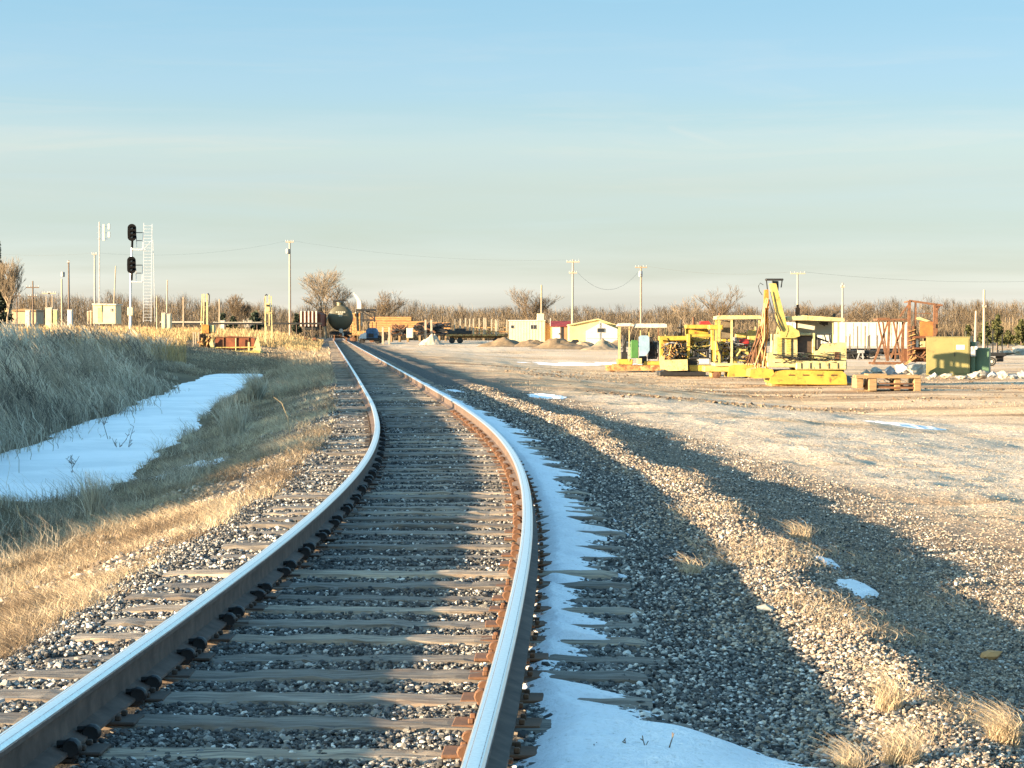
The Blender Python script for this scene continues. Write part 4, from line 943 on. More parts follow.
for k in range(16):
    chunk(random.uniform(862, 1020), random.uniform(375, 381), random.uniform(4, 8), random.uniform(3, 5), 'small pale fragment lying among the rubble chunks', 150+k, ROCKW, 'small rubble fragments', 'rubble_fragment')
for k, (u, v, w, h, lb) in enumerate([(1008, 355, 20, 6, 'low pale rubble mound far behind the small trailer'), (1022, 355, 20, 11, 'tall pale rubble mound at the right edge far behind')]): chunk(u, v, w, h, lb, 130+k)
# white semi trailer behind
T = Thing('semi_trailer', 'long white box semi trailer standing behind the crane and rusty frame', 'semi trailer', 850, 358, d=215)
T.E.location.z = float(ground(T.loc.x, 215)); T.vb = HOR+(CAMZ-T.E.location.z)*T.s
m = T.mb(); m.pbox(786, 322.3, 907, 347, -1.25, 1.25, .05); bx = m.build('box', SIDINGW, T)
m = T.mb(); m.pbox(786, 346, 907, 348.5, -1.27, 1.27, .02)
for k in range(16): m.pbox(790+k*7.6, 323, 790.4+k*7.6, 346, -1.275, -1.24, 0)
m.build('side_rail', GREY, bx)
m = T.mb(); m.pbox(800, 348.5, 905, 350.5, -.8, .8, .02).pbox(889, 350, 893, 356, -.7, .7); m.build('chassis', BLACK, T)
for u in (810, 821):
    for y in (-1., 1.): disc_wheel(T, u, T.vb-5, 4.6, y, 'wheel', RUBBER, .3)
# dark stake flats in front of the trailer
def stake_flat(name, label, u0, u1, v, stakes, vb, d):
    T = Thing(name, label, 'stake wagon', (u0+u1)/2, vb, 'stake wagons', d=d)
    T.E.location.z = float(ground(T.loc.x, d)); T.vb = HOR+(CAMZ-T.E.location.z)*T.s
    m = T.mb(); m.pbox(u0, v, u1, v+2.2, -1.2, 1.2, .02).pbox(u0+2, v+2, u1-2, v+4.5, -.5, .5, .02); m.build('bed', BLACK, T)
    for u, v0, y, mt in stakes:
        q = T.mb(); q.pbeam((u, v0), (u, v+1), 1.0, None, y); q.build('stake', mt, T)
    rw = (T.vb-v-4)/2
    for u in (u0+4, u0+10, u1-10, u1-4):
        for y in (-.8, .8): disc_wheel(T, u, T.vb-rw, rw, y, 'wheel', BLACK, .15)
    return T
ST = M('brown_stakes', (.1, .075, .05), (.06, .045, .03), 3, .8)
T = stake_flat('stake_wagon', 'dark flat wagon with brown stakes in front of the white trailer', 843, 906, 350, [(844, 336, -1.1, ST), (848, 334, -1.1, ST), (851.5, 336, 1.1, ST), (855.5, 326, -1.1, ST), (863, 326, -1.1, ST), (867.5, 335, -1.1, ST), (870, 336, 1.1, ST), (875.3, 335, -1.1, ST), (899, 337, -1.1, ST), (891, 336, 1.1, ST)], 361, 190)
hoses(T, 'scrap', (845, 351, 880, 360), 22, .9, (-1.2, -.9), BLACK, 61, 1)
m = T.mb(); m.pbox(855, 350, 862, 353, -1.4, -1.2).pbeam((857, 353), (854, 361), 1.2, None, -1.3).pbeam((860, 353), (861, 361), 1.2, None, -1.3); m.build('landing_leg', GREY, T)
# ------------------------------------------------------------------ middle distance: tank wagon, tractor, timber, sheds, heaps
yT = 262.0; xT = float(xc(yT)); TH = -math.atan(float(slope(yT)))
T = Thing('tank_wagon', 'black railway tank wagon seen end on at the far end of the track', 'tank wagon', 0, 0, d=yT)
T.E.location = (xT, yT, 0); T.E.rotation_euler = (0, 0, TH*-1 if False else math.atan(-float(slope(yT))))
T.u = 512+xT/yT*F; T.s = F/yT; T.vb = HOR+CAMZ*T.s
R0 = 1.5; zc = 2.72
m = T.mb(); m.lathe([(.02, -.42), (R0*.45, -.36), (R0*.75, -.24), (R0*.93, -.1), (R0, .06), (R0, 14), (R0*.93, 14.2), (R0*.6, 14.4), (.02, 14.5)], 40, (0, 0, zc), 'y'); tank = m.build('tank', OLIVE, T, True)
m = T.mb(); m.lathe([(.42, 0), (.42, .42), (.5, .44), (.5, .52), (.34, .56), (.02, .6)], 20, (0, 6.5, zc+R0-.06), 'z'); m.build('dome', OLIVE, tank, True)
m = T.mb()
for sx in (-.88, .88):
    for yy in (5.4, 7.6): m.tube([(sx, yy, zc+R0*.78), (sx, yy, zc+R0+.62)], .06, 6)
    m.tube([(sx, 5.4, zc+R0+.62), (sx, 7.6, zc+R0+.62)], .06, 6)
for yy in (5.4, 7.6): m.tube([(-.88, yy, zc+R0+.62), (.88, yy, zc+R0+.62)], .06, 6)
m.box(-.95, 5.3, zc+R0*.8, -.45, 7.7, zc+R0*.8+.05).box(.45, 5.3, zc+R0*.8, .95, 7.7, zc+R0*.8+.05); m.build('platform_railing', BLACK, T)
m = T.mb()
for r_, (zz, ws) in enumerate(((zc+.62, (.16, .22, .18, .26, .14)), (zc+.4, (.22, .16, .1)), (zc+.18, (.2, .16)))):
    tot = sum(ws)+.04*(len(ws)-1); x = -tot/2
    for w in ws:
        m.box(x, -.46, zz, x+w, -.30, zz+.15); x += w+.04
m.build('stencil', LETTER, tank)
m = T.mb(); m.box(-.35, -.9, .62, .35, 15, .95, .02).box(-1.35, -.8, .72, 1.35, -.45, .98, .02).box(-1.1, -.1, .75, 1.1, .6, 1.15, .03); m.build('underframe', BLACK, T)
m = T.mb(); m.box(-.14, -1.45, .62, .14, -.8, .9, .03).box(-.2, -1.62, .56, .2, -1.4, .96, .05); m.build('coupler', RUST, T)
m = T.mb()
for sx in (-1.28, 1.28):
    m.tube([(sx, -.5, .35), (sx, -.5, 1.9)], .03, 6)
for k in range(5): m.tube([(.95, -.55, .4+k*.32), (1.28, -.55, .4+k*.32)], .025, 6)
m.tube([(-1.28, -.52, 1.5), (1.28, -.52, 1.5)], .03, 6); m.build('end_ladder', BLACK, T)
m = T.mb(); m.lathe([(.02, 0), (.22, .01), (.25, .05), (.2, .09), (.02, .09)], 16, (.05, -.9, 1.2), 'y'); m.build('brake_wheel', WHITE, T, True)
m = T.mb(); m.box(-.02, -.95, .5, .4, -.8, .98, .02); m.build('white_placard', SIDINGW, T)
for by in (1.4, 12.2):
    m = T.mb()
    for sx in (-.98, .98): m.box(sx-.08, by-1.2, .32, sx+.08, by+1.2, .62, .04)
    m.box(-.9, by-.25, .35, .9, by+.25, .7, .04); bg = m.build('bogie', BLACK, T)
    for ay in (by-.85, by+.85):
        m = T.mb(); m.tube([(-.85, ay, .44), (.85, ay, .44)], .07, 8)
        for sx in (-.74, .74): m.lathe([(.1, -.06), (.43, -.06), (.46, .0), (.46, .07), (.1, .07)], 22, (sx, ay, .44), 'x')
        m.build('wheelset', RUST, bg, True)
# the blue tractor
T = Thing('tractor', 'small dark blue tractor parked on the gravel right of the tank wagon', 'tractor', 370, 342.3, d=262, z=-.33); T.vb = HOR+(CAMZ+.33)*T.s
m = T.mb(); m.pprism([(366, 338), (366.5, 330), (369, 328), (376, 328), (378, 331), (378.5, 338)], -1., 1.1); m.build('hood', BLUE, T)
m = T.mb(); m.pprism([(359.5, 338.5), (361, 334.5), (365.5, 332.5), (367, 333), (367, 338.5)], -1.2, -.2); m.build('loader_bucket', ALU, T)
m = T.mb(); m.pbox(360, 337.5, 379, 340.5, -1., 1., .05).pbox(369, 333.5, 374, 337, -1.15, -.95, .03); m.build('chassis', BLACK, T)
for sx, r, y in ((378.2, 4.2, -.8), (378.2, 4.2, 1.4), (362, 2.4, -.9), (362, 2.4, 1.)):
    m = T.mb(); c = m.P(sx, T.vb-r, y); rr = r/T.s
    m.lathe([(rr*.5, -.14), (rr*.9, -.16), (rr, -.1), (rr, .1), (rr*.9, .16), (rr*.5, .14)], 20, c, 'y'); w = m.build('wheel', RUBBER, T, True)
    m = T.mb(); m.lathe([(.03, -.13), (rr*.45, -.12), (rr*.52, -.15), (rr*.52, .1), (.03, .1)], 16, c, 'y'); m.build('rim', CREAM if r > 3 else BLACK, w, True)
for u in (368, 372, 376):
    m = T.mb(); m.pbeam((u, 329), (u+.3, 322), .6, None, .3); m.build('post', BLACK, T)
# tie loader with boom
T = Thing('tie_crane', 'rusty timber loading crane with a pale slanting boom behind the blue tractor', 'crane', 366, 338, d=292, z=-.3)
T.vb = HOR+(CAMZ+.3)*T.s
m = T.mb(); m.pprism([(357, 311.5), (361.4, 309.5), (361.3, 302), (358, 296.5), (354, 292.5), (353, 294), (357, 300)], -.25, .25); m.build('boom', SIDINGW, T)
m = T.mb(); m.pbox(356.5, 309, 376, 311, -1., 1., .03).pbeam((357, 311), (358, 335), 1.2, None, -.8).pbeam((363, 311), (364, 322), 1.2, None, -.8).pbeam((375, 313), (375, 322), 1.2, None, -.8).pbeam((362, 320), (376, 320), 1.4, None, -.8).pbeam((362, 311), (375, 319), 1., None, -.8).pbeam((366, 311), (376, 313.5), 1.6, None, -.6); m.build('cab_frame', BLACK, T)
m = T.mb(); m.pbox(358, 313, 362, 326, -.5, .6, .05).pbox(355.5, 312, 359, 317, -.8, -.3); m.build('seat', SIDINGW, T)
m = T.mb(); m.pbox(351, 313, 361, 333, -.8, .8, .05).pbox(349, 331, 377, 335.5, -1., 1., .03); m.build('body', RUSTY, T)
for u in (353, 372):
    for y in (-.8, .8): disc_wheel(T, u, T.vb-2.6, 2.6, y)
# timber stacks: each stack one thing, courses as parts
def timber_stack(label, rows, d, z, vb_lab):
    u0 = rows[0][0]; u1 = rows[0][1]
    T = Thing('timber_stack', label, 'timber stack', (u0+u1)/2, 330, 'stacks of timber', d=d, z=z); T.vb = HOR+(CAMZ-z)*T.s
    rg = random.Random(int(u0))
    for a, b, v0, v1 in rows:
        m = T.mb(); h = v1-v0; n = max(1, round(h/2.2))
        for k in range(n):
            for q in range(5):
                e = rg.uniform(-1, 1); m.pbox(a+e, v0+h*k/n+.12, b+e, v0+h*(k+1)/n-.12, -1.2+q*.48, -1.2+q*.48+.42, .01)
        m.build('course', TIMBER, T)
    m = T.mb()
    for q in np.linspace(u0+4, u1-4, 5): m.pbox(q-1, rows[-1][3] if False else max(r[3] for r in rows), q+1, T.vb, -1., 1.2, .01)
    m.build('bearer', PALW, T)
timber_stack('high stack of orange brown timber behind the blue tractor', [(371, 412, 316.8, 320.8), (371, 424, 321.2, 332)], 300, -.3, 0)
timber_stack('lower stack of orange timber with a ragged right end behind the gravel heap', [(416, 450, 322.5, 331)], 318, -.3, 0)
timber_stack('small timber stack half hidden between tank wagon and crane', [(351, 361, 320, 333)], 310, -.3, 0)
# scrap heap of rails and bits
T = Thing('scrap_heap', 'heap of rusty scrap metal left of the white post box', 'scrap heap', 400, 337.5, d=285, z=-.33); T.vb = HOR+(CAMZ+.33)*T.s
hoses(T, 'scrap_piece', (391, 324, 408, 336), 34, .9, (-1., 1.), RUST, 71, 1)
hoses(T, 'dark_scrap', (391, 328, 408, 336), 16, 1.1, (-1., 1.), BLACK, 72, 1)
T = Thing('scrap_heap', 'heap of dark scrap behind the pale gravel cone', 'scrap heap', 440, 337.5, d=290, z=-.33); T.vb = HOR+(CAMZ+.33)*T.s
hoses(T, 'scrap_piece', (413, 323, 452, 336), 50, 1.1, (-1.5, 1.5), BLACK, 73, 1)
hoses(T, 'rusty_piece', (415, 323, 436, 334), 18, .9, (-1.5, 1.5), RUST, 74, 1)
for u, v0, lb in ((389.5, 327, 'short pale post at the left of the scrap heap'), (383, 327, 'short pale post right of the blue tractor'), (425.7, 320, 'pale upright post above the gravel heap, left of its pair'), (431.5, 320, 'pale upright post above the gravel heap, right of its pair')):
    T = Thing('timber_post', lb, 'post', u, 338, d=249, z=-.33); T.vb = HOR+(CAMZ+.33)*T.s
    m = T.mb(); m.pbox(u-1, v0, u+1, T.vb, -.12, .12, .02); m.build('shaft', POLE, T); m = T.mb(); m.pbox(u-1.15, v0-.6, u+1.15, v0, -.13, .13, .02); m.build('cap', PALW, T)
T = Thing('storage_tank', 'upright white box tank between the two scrap heaps', 'tank', 410, 338.5, d=248, z=-.33); T.vb = HOR+(CAMZ+.33)*T.s
m = T.mb(); m.pbox(406.8, 329, 413.2, 338, -.4, .4, .06); m.build('body', SIDINGW, T); m = T.mb(); m.pbox(406.5, 328, 413.5, 329.2, -.42, .42, .04); m.build('lid', WHITE, T)
# stake railcar full of uprights
T = Thing('stake_railcar', 'long low railcar with a row of tall pale stakes left of the white hut', 'railcar', 478, 342, d=272, z=-.33); T.vb = HOR+(CAMZ+.33)*T.s
m = T.mb(); m.pbox(446, 334, 509, 336.2, -1.3, 1.3, .03).pbox(450, 336, 506, 338, -.5, .5, .02); m.build('bed', RUSTY, T)
for u, v0, y in ((454.5, 319, 1.2), (460, 318.6, 1.2), (465.3, 318, 1.2), (469.5, 318.6, 1.2), (473.5, 318.6, -1.2), (479, 318, 1.2), (484, 317.8, -1.2), (485.5, 318.2, 1.2), (491.5, 319, 1.2), (495.5, 319.5, -1.2), (498, 319, 1.2), (506.8, 319.5, 1.2), (496.5, 320.5, -1.25)):
    m = T.mb(); m.pbeam((u, v0), (u, 336), 1.35, None, y); m.build('stake', POLE, T)
for u in (452, 460, 496, 504):
    for y in (-.75, .75): disc_wheel(T, u, T.vb-2.6, 2.6, y, 'wheel', BLACK)
m = T.mb(); m.pbox(448, 330.5, 472, 334, -1.2, 1.1, .05).pbox(455, 328.5, 466, 331, -.8, .8, .05); m.build('scrap_load', BLACK, T)
m = T.mb(); m.pbox(474, 331, 508, 332.3, -1.25, -1.15, .01); m.build('side_rail', RUSTY, T)
m = T.mb(); m.pbox(474, 327, 508, 328, 1.15, 1.25, .01); m.build('side_rail', RUSTY, T)
# gravel and soil heaps
def heap(u, v, w, h, label, mat, seed, d=None):
    p = hit(u, v) if d is None else at_d(u, v, d); s = F/p.y
    a = np.linspace(-1, 1, 41); X, Y = np.meshgrid(a, a); r = np.sqrt(X*X+Y*Y)
    r2 = r*(1+fbm(X*1.5, Y*1.5, seed+5, 3)*.7); Z = (1-smooth(r2, 0, 1.))*1.05*(1+fbm(X*2.6, Y*2.6, seed, 4)*1.15)+fbm(X*6, Y*6, seed+1, 4)*.22*np.clip(1-r, 0, 1)
    Z = np.where(r > 1, -.15, Z)-.03
    i = np.arange(1681).reshape(41, 41); f = np.stack([i[:-1, :-1], i[:-1, 1:], i[1:, 1:], i[1:, :-1]], -1).reshape(-1, 4)
    f = f[(r.ravel()[f] < 1.08).all(1)]
    o = np_mesh('spoil_heap', np.stack([X*w/s/2, Y*w/s/2*.9, Z*h/s], -1).reshape(-1, 3), f, mat, True)
    o.location = (p.x, p.y+w/s*.3, float(ground(p.x, p.y+w/s*.3))); prop(o, label, 'heap', 'heaps of soil and gravel')
heap(504, 347, 66, 7.5, 'broad brown soil heap in front of the white hut, leftmost of the row', DIRT, 201)
heap(531, 347, 56, 7, 'low brown soil heap in front of the white hut right corner', DIRT, 203)
heap(563, 349, 72, 9, 'tallest brown soil heap in front of the red roofed shed', DIRT, 205)
heap(585, 349.5, 44, 7, 'small greyish heap between two brown soil heaps', DIRTW, 207)
heap(603, 350, 52, 7.5, 'greyish gravel heap next to the open rail machine', DIRTW, 209)
heap(620, 347, 52, 6.5, 'brown soil heap behind the open rail machine', DIRT, 211)
heap(432, 338.6, 29, 9.5, 'pale gravel cone in front of the dark scrap', M('pale_gravel', (.42, .35, .26), (.3, .245, .18), 3., .95, bmp=.4), 213, d=246)
# white hut
def shed(T, u0, u1, v0, vb, mat, depth, y0=0, ridge=None, name='wall', roofm=None):
    m = T.mb(); m.pbox(u0, v0, u1, vb, y0, y0+depth, .0); w = m.build(name, mat, T); return w
T = Thing('site_hut', 'white flat roofed site hut with two small windows', 'hut', 527, 342, d=262, z=-.33); T.vb = HOR+(CAMZ+.33)*T.s
w = shed(T, 508.8, 545, 321, 341.6, SIDING, 3.)
m = T.mb()
for k in range(12): m.pbox(511.6+k*2.9, 321.4, 511.9+k*2.9, 341, -.025, .0, 0)
m.build('batten', SIDINGW, w)
m = T.mb(); m.pbox(508.3, 320, 545.5, 321.2, -.08, 3.1, .02); m.build('roof', WHITE, T)
m = T.mb(); m.pbox(509, 341.4, 545, T.vb, .1, 2.9, 0); m.build('skid_base', BLACK, T)
for u0, u1, v0, v1 in ((511, 513.4, 325.3, 328.3), (530.8, 533, 325, 329), (533.6, 536, 325, 329)):
    m = T.mb(); m.pbox(u0-.4, v0-.4, u1+.4, v1+.4, -.04, .02, 0); wf = m.build('window', WHITE, w)
    m = T.mb(); m.pbox(u0, v0, u1, v1, -.06, -.035, 0); m.build('pane', GLASS, wf)
T = Thing('pole_box', 'white square box on a post above the right end of the hut', 'utility box', 540.5, 341, d=258, z=-.33); T.vb = HOR+(CAMZ+.33)*T.s
m = T.mb(); m.pbox(537, 313.6, 544.2, 321, -.25, .25, .04); m.build('box', SIDING, T); m = T.mb(); m.ptube([(541.5, 320.8), (541.5, T.vb)], .7, 0, 8); m.build('post', POLE, T)
T = Thing('yellow_shed', 'narrow ochre shed with lean-to roof right of the white hut', 'shed', 546, 342, d=262, z=-.33); T.vb = HOR+(CAMZ+.33)*T.s
m = T.mb(); m.pprism([(542, T.vb), (542, 324), (545, 322), (552, 326), (552, T.vb)], .3, 2.6); m.build('wall', M('ochre_siding', (.52, .36, .12), (.42, .28, .09), 1.5, .65), T)
m = T.mb(); m.pprism([(541.5, 323.6), (545, 320.6), (552.5, 325.2), (552.5, 326), (545, 321.8), (541.5, 324.6)], .2, 2.8); m.build('roof', PALW, T)
T = Thing('red_roof_shed', 'small shed with dark red roof and white door', 'shed', 562, 342, d=260, z=-.33); T.vb = HOR+(CAMZ+.33)*T.s
m = T.mb(); m.pprism([(551.5, T.vb), (551.5, 325.6), (570, 325.6), (570, T.vb)], 0, 2.6); w = m.build('wall', M('brown_siding', (.3, .17, .08), (.2, .11, .05), 1.5, .7), T)
m = T.mb(); s_ = T.s
x0, x1, z0, z1 = T.X(550.6), T.X(571), T.Z(326), T.Z(321)
m.add([(x0, -.2, z0), (x1, -.2, z0), (x1, 1.3, z1), (x0, 1.3, z1), (x0, 2.8, z0), (x1, 2.8, z0), (x0, -.2, z0-.08), (x1, -.2, z0-.08), (x1, 2.8, z0-.08), (x0, 2.8, z0-.08)], [(0, 1, 2, 3), (3, 2, 5, 4), (6, 7, 1, 0), (4, 5, 8, 9), (9, 8, 7, 6), (0, 3, 4, 9, 6), (1, 7, 8, 5, 2)]); m.build('roof', REDROOF, T)
m = T.mb(); m.pbox(552.2, 326.6, 560.3, 340.5, -.04, -.004, 0); d_ = m.build('door', SIDINGW, w)
m = T.mb(); m.pbox(558.8, 333, 559.4, 334.5, -.1, -.041, 0); m.build('handle', BLACK, d_)
m = T.mb(); m.pbox(561.2, 327, 563.5, T.vb-1, -.03, -.004, 0); m.build('dark_opening', BLACK, w)
m = T.mb(); m.ptube([(550.5, 326), (550.5, 318)], .4, .5, 6); m.build('vent_pipe', GREY, T)
T = Thing('gable_barn', 'wide cream metal barn with low gable and white annex', 'barn', 598, 345, d=240, z=-.6); T.vb = HOR+(CAMZ+.6)*T.s
m = T.mb(); m.pprism([(569.5, T.vb), (569.5, 324.5), (598, 319.2), (620, 326.6), (620, T.vb)], 0, 8.); w = m.build('wall', TENT, T)
m = T.mb(); m.pprism([(568.8, 324.6), (598, 318.6), (620.8, 326.2), (620.8, 327.2), (598, 319.7), (568.8, 325.6)], -.25, 8.2); m.build('roof', CREAM, T)
m = T.mb(); m.pprism([(586, T.vb-1), (586, 331), (601, 322.5), (617, 329), (617, T.vb-1)], -1.2, 0); an_ = m.build('annex', SIDINGW, T)
m = T.mb(); m.pbox(598.8, 321, 600, 342, -1.26, -1.2, 0).pbox(586, 338, 617, 338.5, -1.23, -1.2, 0); m.build('trim', GREY, an_)
m = T.mb(); m.pbox(596.5, 328, 604, 332.5, -1.27, -1.2, 0); wn = m.build('window', GREY, an_); m = T.mb(); m.pbox(597, 328.4, 603.5, 332.1, -1.29, -1.27, 0); m.build('pane', GLASS, wn)
T = Thing('car', 'dark low car parked at the left corner of the cream barn', 'car', 573, 344.5, d=236, z=-.6); T.vb = HOR+(CAMZ+.6)*T.s
m = T.mb(); m.pprism([(567.5, T.vb-1.6), (567.5, T.vb-5), (571, T.vb-5.8), (573, T.vb-8), (578, T.vb-8), (579.5, T.vb-5.4), (580, T.vb-1.6)], -.8, .8); m.build('body', BLACK, T)
m = T.mb(); m.pprism([(573.3, T.vb-7.5), (572, T.vb-5.8), (579, T.vb-5.6), (577.7, T.vb-7.5)], -.82, .82); m.build('side_window', GLASS, T)
for u in (570, 577.5):
    for y in (-.75, .75): disc_wheel(T, u, T.vb-1.8, 1.8, y, 'wheel', RUBBER, .2)

# ------------------------------------------------------------------ left side: signals, masts, machines
def zset(T, z): T.E.location.z = z; T.vb = HOR+(CAMZ-z)*T.s
T = Thing('signal_mast', 'tall railway signal mast with two black oval heads', 'railway signal', 131, 320, d=190); zset(T, .4)
m = T.mb(); m.ptube([(130.2, T.vb), (130.6, 312)], 1.5, 0, 12).ptube([(130.4, 313), (131.2, 270), (132.9, 238)], 1.05, 0, 12); m.build('mast', ALU, T, True)
m = T.mb(); m.pbox(127.8, 307.5, 133.3, 315.5, -.25, .25, .03); m.build('relay_case', SIDING, T)
for cu, cv in ((132.9, 232.8), (132.3, 265.2)):
    hw, hh = 4.4/T.s, 8.6/T.s; ring = []
    for k in range(24):
        th = 2*math.pi*k/24; cx_, cz_ = math.cos(th), math.sin(th); z_ = max(-1, min(1, cz_*1.0))
        ring.append((T.X(cu)+hw*cx_, T.Z(cv)+(hh-hw)*(1 if cz_ > 0.01 else -1 if cz_ < -.01 else 0)+hw*cz_))
    m = T.mb(); m.prism(ring, -.34, -.28); hd = m.build('signal_head', SIGB, T)
    for q in (-.42, 0, .42):
        m = T.mb(); c = (T.X(cu), -.36, T.Z(cv)+q*.9)
        m.lathe([(.02, -.01), (.1, -.02), (.11, 0), (.11, .05)], 14, c, 'y'); m.build('lens', GLASS, hd, True)
        m = T.mb(); n = 9; vs = []
        for i in range(n):
            th = math.pi*(-.05+1.1*i/(n-1)); 
            for (yy, rr) in ((-.34, .15), (-.62, .14), (-.62, .125), (-.34, .135)): vs.append((c[0]+rr*math.cos(th), yy, c[2]+rr*math.sin(th)))
        fs = [(i*4+a, i*4+(a+1) % 4, i*4+4+(a+1) % 4, i*4+4+a) for i in range(n-1) for a in range(4)]
        m.add(vs, fs); m.build('hood', SIGB, hd)
    m = T.mb(); m.pbox(cu-1.6, cv-5, cu+1.6, cv+5, -.28, -.02, .04).ptube([(cu, cv+8), (cu-.3, cv+15)], 1.1, -.1, 8); m.build('head_case', SIGB, hd)
    m = T.mb(); m.ptube([(cu+3, cv), (cu+10, cv)], .45, 0, 6).ptube([(cu+4, cv+8), (cu+9.4, cv+8)], .4, 0, 6); m.build('bracket', BLACK, T)
    m = T.mb(); m.pbeam((cu+10.8, cv-.5), (cu+9.9, cv+16.5), .8, None, 0).pbeam((cu+3.6, cv+3), (cu+4, cv+16.5), .7, None, .1).pbeam((cu-.5, cv+16.6), (cu+10.6, cv+16.8), .9, .5, 0); m.build('service_cage', ALU, T)
T = Thing('ladder_mast', 'pale open ladder mast right behind the black signal heads', 'ladder mast', 148, 322, d=198); zset(T, .4)
for a, b in (((144.2, 223), (143.4, 322)), ((152.5, 224), (151.0, 322))):
    m = T.mb(); m.pbeam(a, b, .5, None, 0); m.build('stile', ALU, T)
m = T.mb()
for k in range(31): m.pbeam((144.2, 226+k*3.15), (152.2, 226+k*3.15), .3, None, 0)
m.build('rungs', ALU, T)
m = T.mb(); m.pbeam((144.5, 249), (152.3, 240), .4, None, 0).pbox(133.5, 249.5, 146, 250.4, -.1, .1, 0).pbeam((152.4, 240), (154, 322), .45, None, .5); m.build('brace', ALU, T)
T = Thing('antenna_mast', 'thin tall mast with two white panel antennas near its top', 'antenna mast', 99.5, 320, d=230); zset(T, .5)
m = T.mb(); m.ptube([(99.3, T.vb), (99.8, 222)], .55, 0, 8, ); m.build('mast', GREY, T)
for u0, u1, v0, v1 in ((103.2, 105.3, 224.5, 241), (108.5, 110.6, 224, 229.5), (108.5, 110.6, 232, 237.5)):
    m = T.mb(); m.pbox(u0, v0, u1, v1, -.1, .1, .02); m.build('antenna_panel', SIDINGW, T)
m = T.mb()
for v in (227, 233, 239): m.ptube([(97, v), (108.5, v)], .22, .05, 5)
m.build('antenna_arm', ALU, T)
T = Thing('equipment_hut', 'cream equipment hut left of the signal mast', 'hut', 106, 324, d=205); zset(T, .45)
m = T.mb(); m.pbox(95, 305, 117.6, 324, -1., 2., .02); w = m.build('wall', SIDING, T)
m = T.mb(); m.pprism([(94.3, 305), (94.3, 303.6), (118.4, 304), (118.4, 305.2)], -1.15, 2.2); m.build('roof', WHITE, T)
m = T.mb(); m.pbox(112, 308.6, 114.4, 311.6, -1.05, -.99, 0); m.build('vent', GREY, w)
m = T.mb(); m.pbox(100, 308, 104, 322.5, -1.03, -.99, 0).pbox(103.2, 305.5, 103.8, 312, -1.06, -.99, 0); m.build('door', CREAM, w)
for u, v0, lb in ((88, 312, 'short post beside the cream hut, the left one of two'), (90.8, 311.5, 'short post beside the cream hut, the right one of two')):
    T = Thing('marker_post', lb, 'post', u, 323, d=205); zset(T, .4); m = T.mb(); m.pbox(u-.8, v0, u+.8, T.vb, -.08, .08, .01); m.build('shaft', POLE, T); m = T.mb(); m.pbox(u-.95, v0-.7, u+.95, v0, -.09, .09, .01); m.build('cap', WHITE, T)
def cabinet(u0, u1, v0, d, label, mat=None, name='trackside_cabinet', z=.5):
    T = Thing(name, label, 'cabinet', (u0+u1)/2, 323, d=d); zset(T, z)
    m = T.mb(); m.pbox(u0, v0+.6, u1, T.vb, -.4, .4, .03); b = m.build('body', mat or SIDING, T)
    m = T.mb(); m.pbox(u0-.3, v0, u1+.3, v0+.7, -.45, .45, .02); m.build('roof', WHITE, T)
    m = T.mb(); m.pbox(u0+.5, v0+1.6, u1-.5, T.vb-1.5, -.425, -.395, 0); m.build('door', mat or SIDING, b)
cabinet(162.3, 166, 312.8, 215, 'tall narrow white trackside cabinet right of the ladder mast, the wider of two')
cabinet(168, 171.2, 313.8, 218, 'narrow white trackside cabinet, the slimmer one right of its pair')
cabinet(46, 52.6, 307.5, 330, 'pale cabinet standing between two thin posts at the far left')
cabinet(53.8, 58, 309.5, 330, 'small cream cabinet right of the pale far left cabinet', CREAM)
cabinet(68, 72.5, 309.6, 300, 'grey cabinet at the foot of the tall dark pole', M('grey_cabinet', (.5, .5, .46), None, 2, .6))
cabinet(221, 225, 320.5, 260, 'small white box on the far road right of the twin mast', SIDINGW)
cabinet(26, 30.5, 310, 340, 'small white shed behind the double armed pole', WHITE)
cabinet(5, 11, 307.5, 340, 'small cream shed at the left edge below the trees', CREAM)
# low brown buildings far left
T = Thing('low_shed', 'long low tan shed at the far left behind the grass', 'shed', 22, 324, d=360); zset(T, .5)
m = T.mb(); m.pbox(12, 311, 36, 324, 0, 6, 0); m.build('wall', M('tan_wall', (.45, .32, .2), None, 1, .8), T); m = T.mb(); m.pprism([(11.5, 311.2), (11.5, 310), (24, 308.6), (36.6, 310), (36.6, 311.2)], -.3, 6.3); m.build('roof', PALW, T)
T = Thing('parked_car', 'pale car parked on the far road left of the hut', 'car', 78, 322, d=300); zset(T, .6)
m = T.mb(); m.pprism([(73.5, T.vb-1.5), (73.5, T.vb-5), (75.5, T.vb-5.5), (76.5, T.vb-8), (80.5, T.vb-8), (82, T.vb-5.2), (82.5, T.vb-1.5)], -.8, .8); m.build('body', GREY, T)
m = T.mb(); m.pprism([(76.7, T.vb-7.5), (75.8, T.vb-5.4), (81.3, T.vb-5.4), (80.2, T.vb-7.5)], -.82, .82); m.build('side_window', GLASS, T)
for u in (75.5, 80.5): disc_wheel(T, u, T.vb-1.3, 1.4, -.7, 'wheel', RUBBER, .2); disc_wheel(T, u, T.vb-1.3, 1.4, .7, 'wheel', RUBBER, .2)
# guard rail along the far road
T = Thing('guard_rail', 'low dark guard rail along the far road behind the golden grass', 'guard rail', 240, 326, d=250); zset(T, .4)
m = T.mb(); m.pbox(160, 322.6, 322, 324.4, -.05, .05, .01); m.build('beam', BLACK, T)
m = T.mb(); m.pbox(160, 321.6, 204, 322.5, -.06, .06, .01).pbox(213, 322, 262, 322.5, -.06, .06, .01); m.build('cap_strip', SIDINGW, T)
for k in range(21):
    m = T.mb(); u = 162+k*7.9; m.pbox(u-.35, 322.7, u+.35, T.vb, .05, .2, 0); m.build('post', POLED, T)
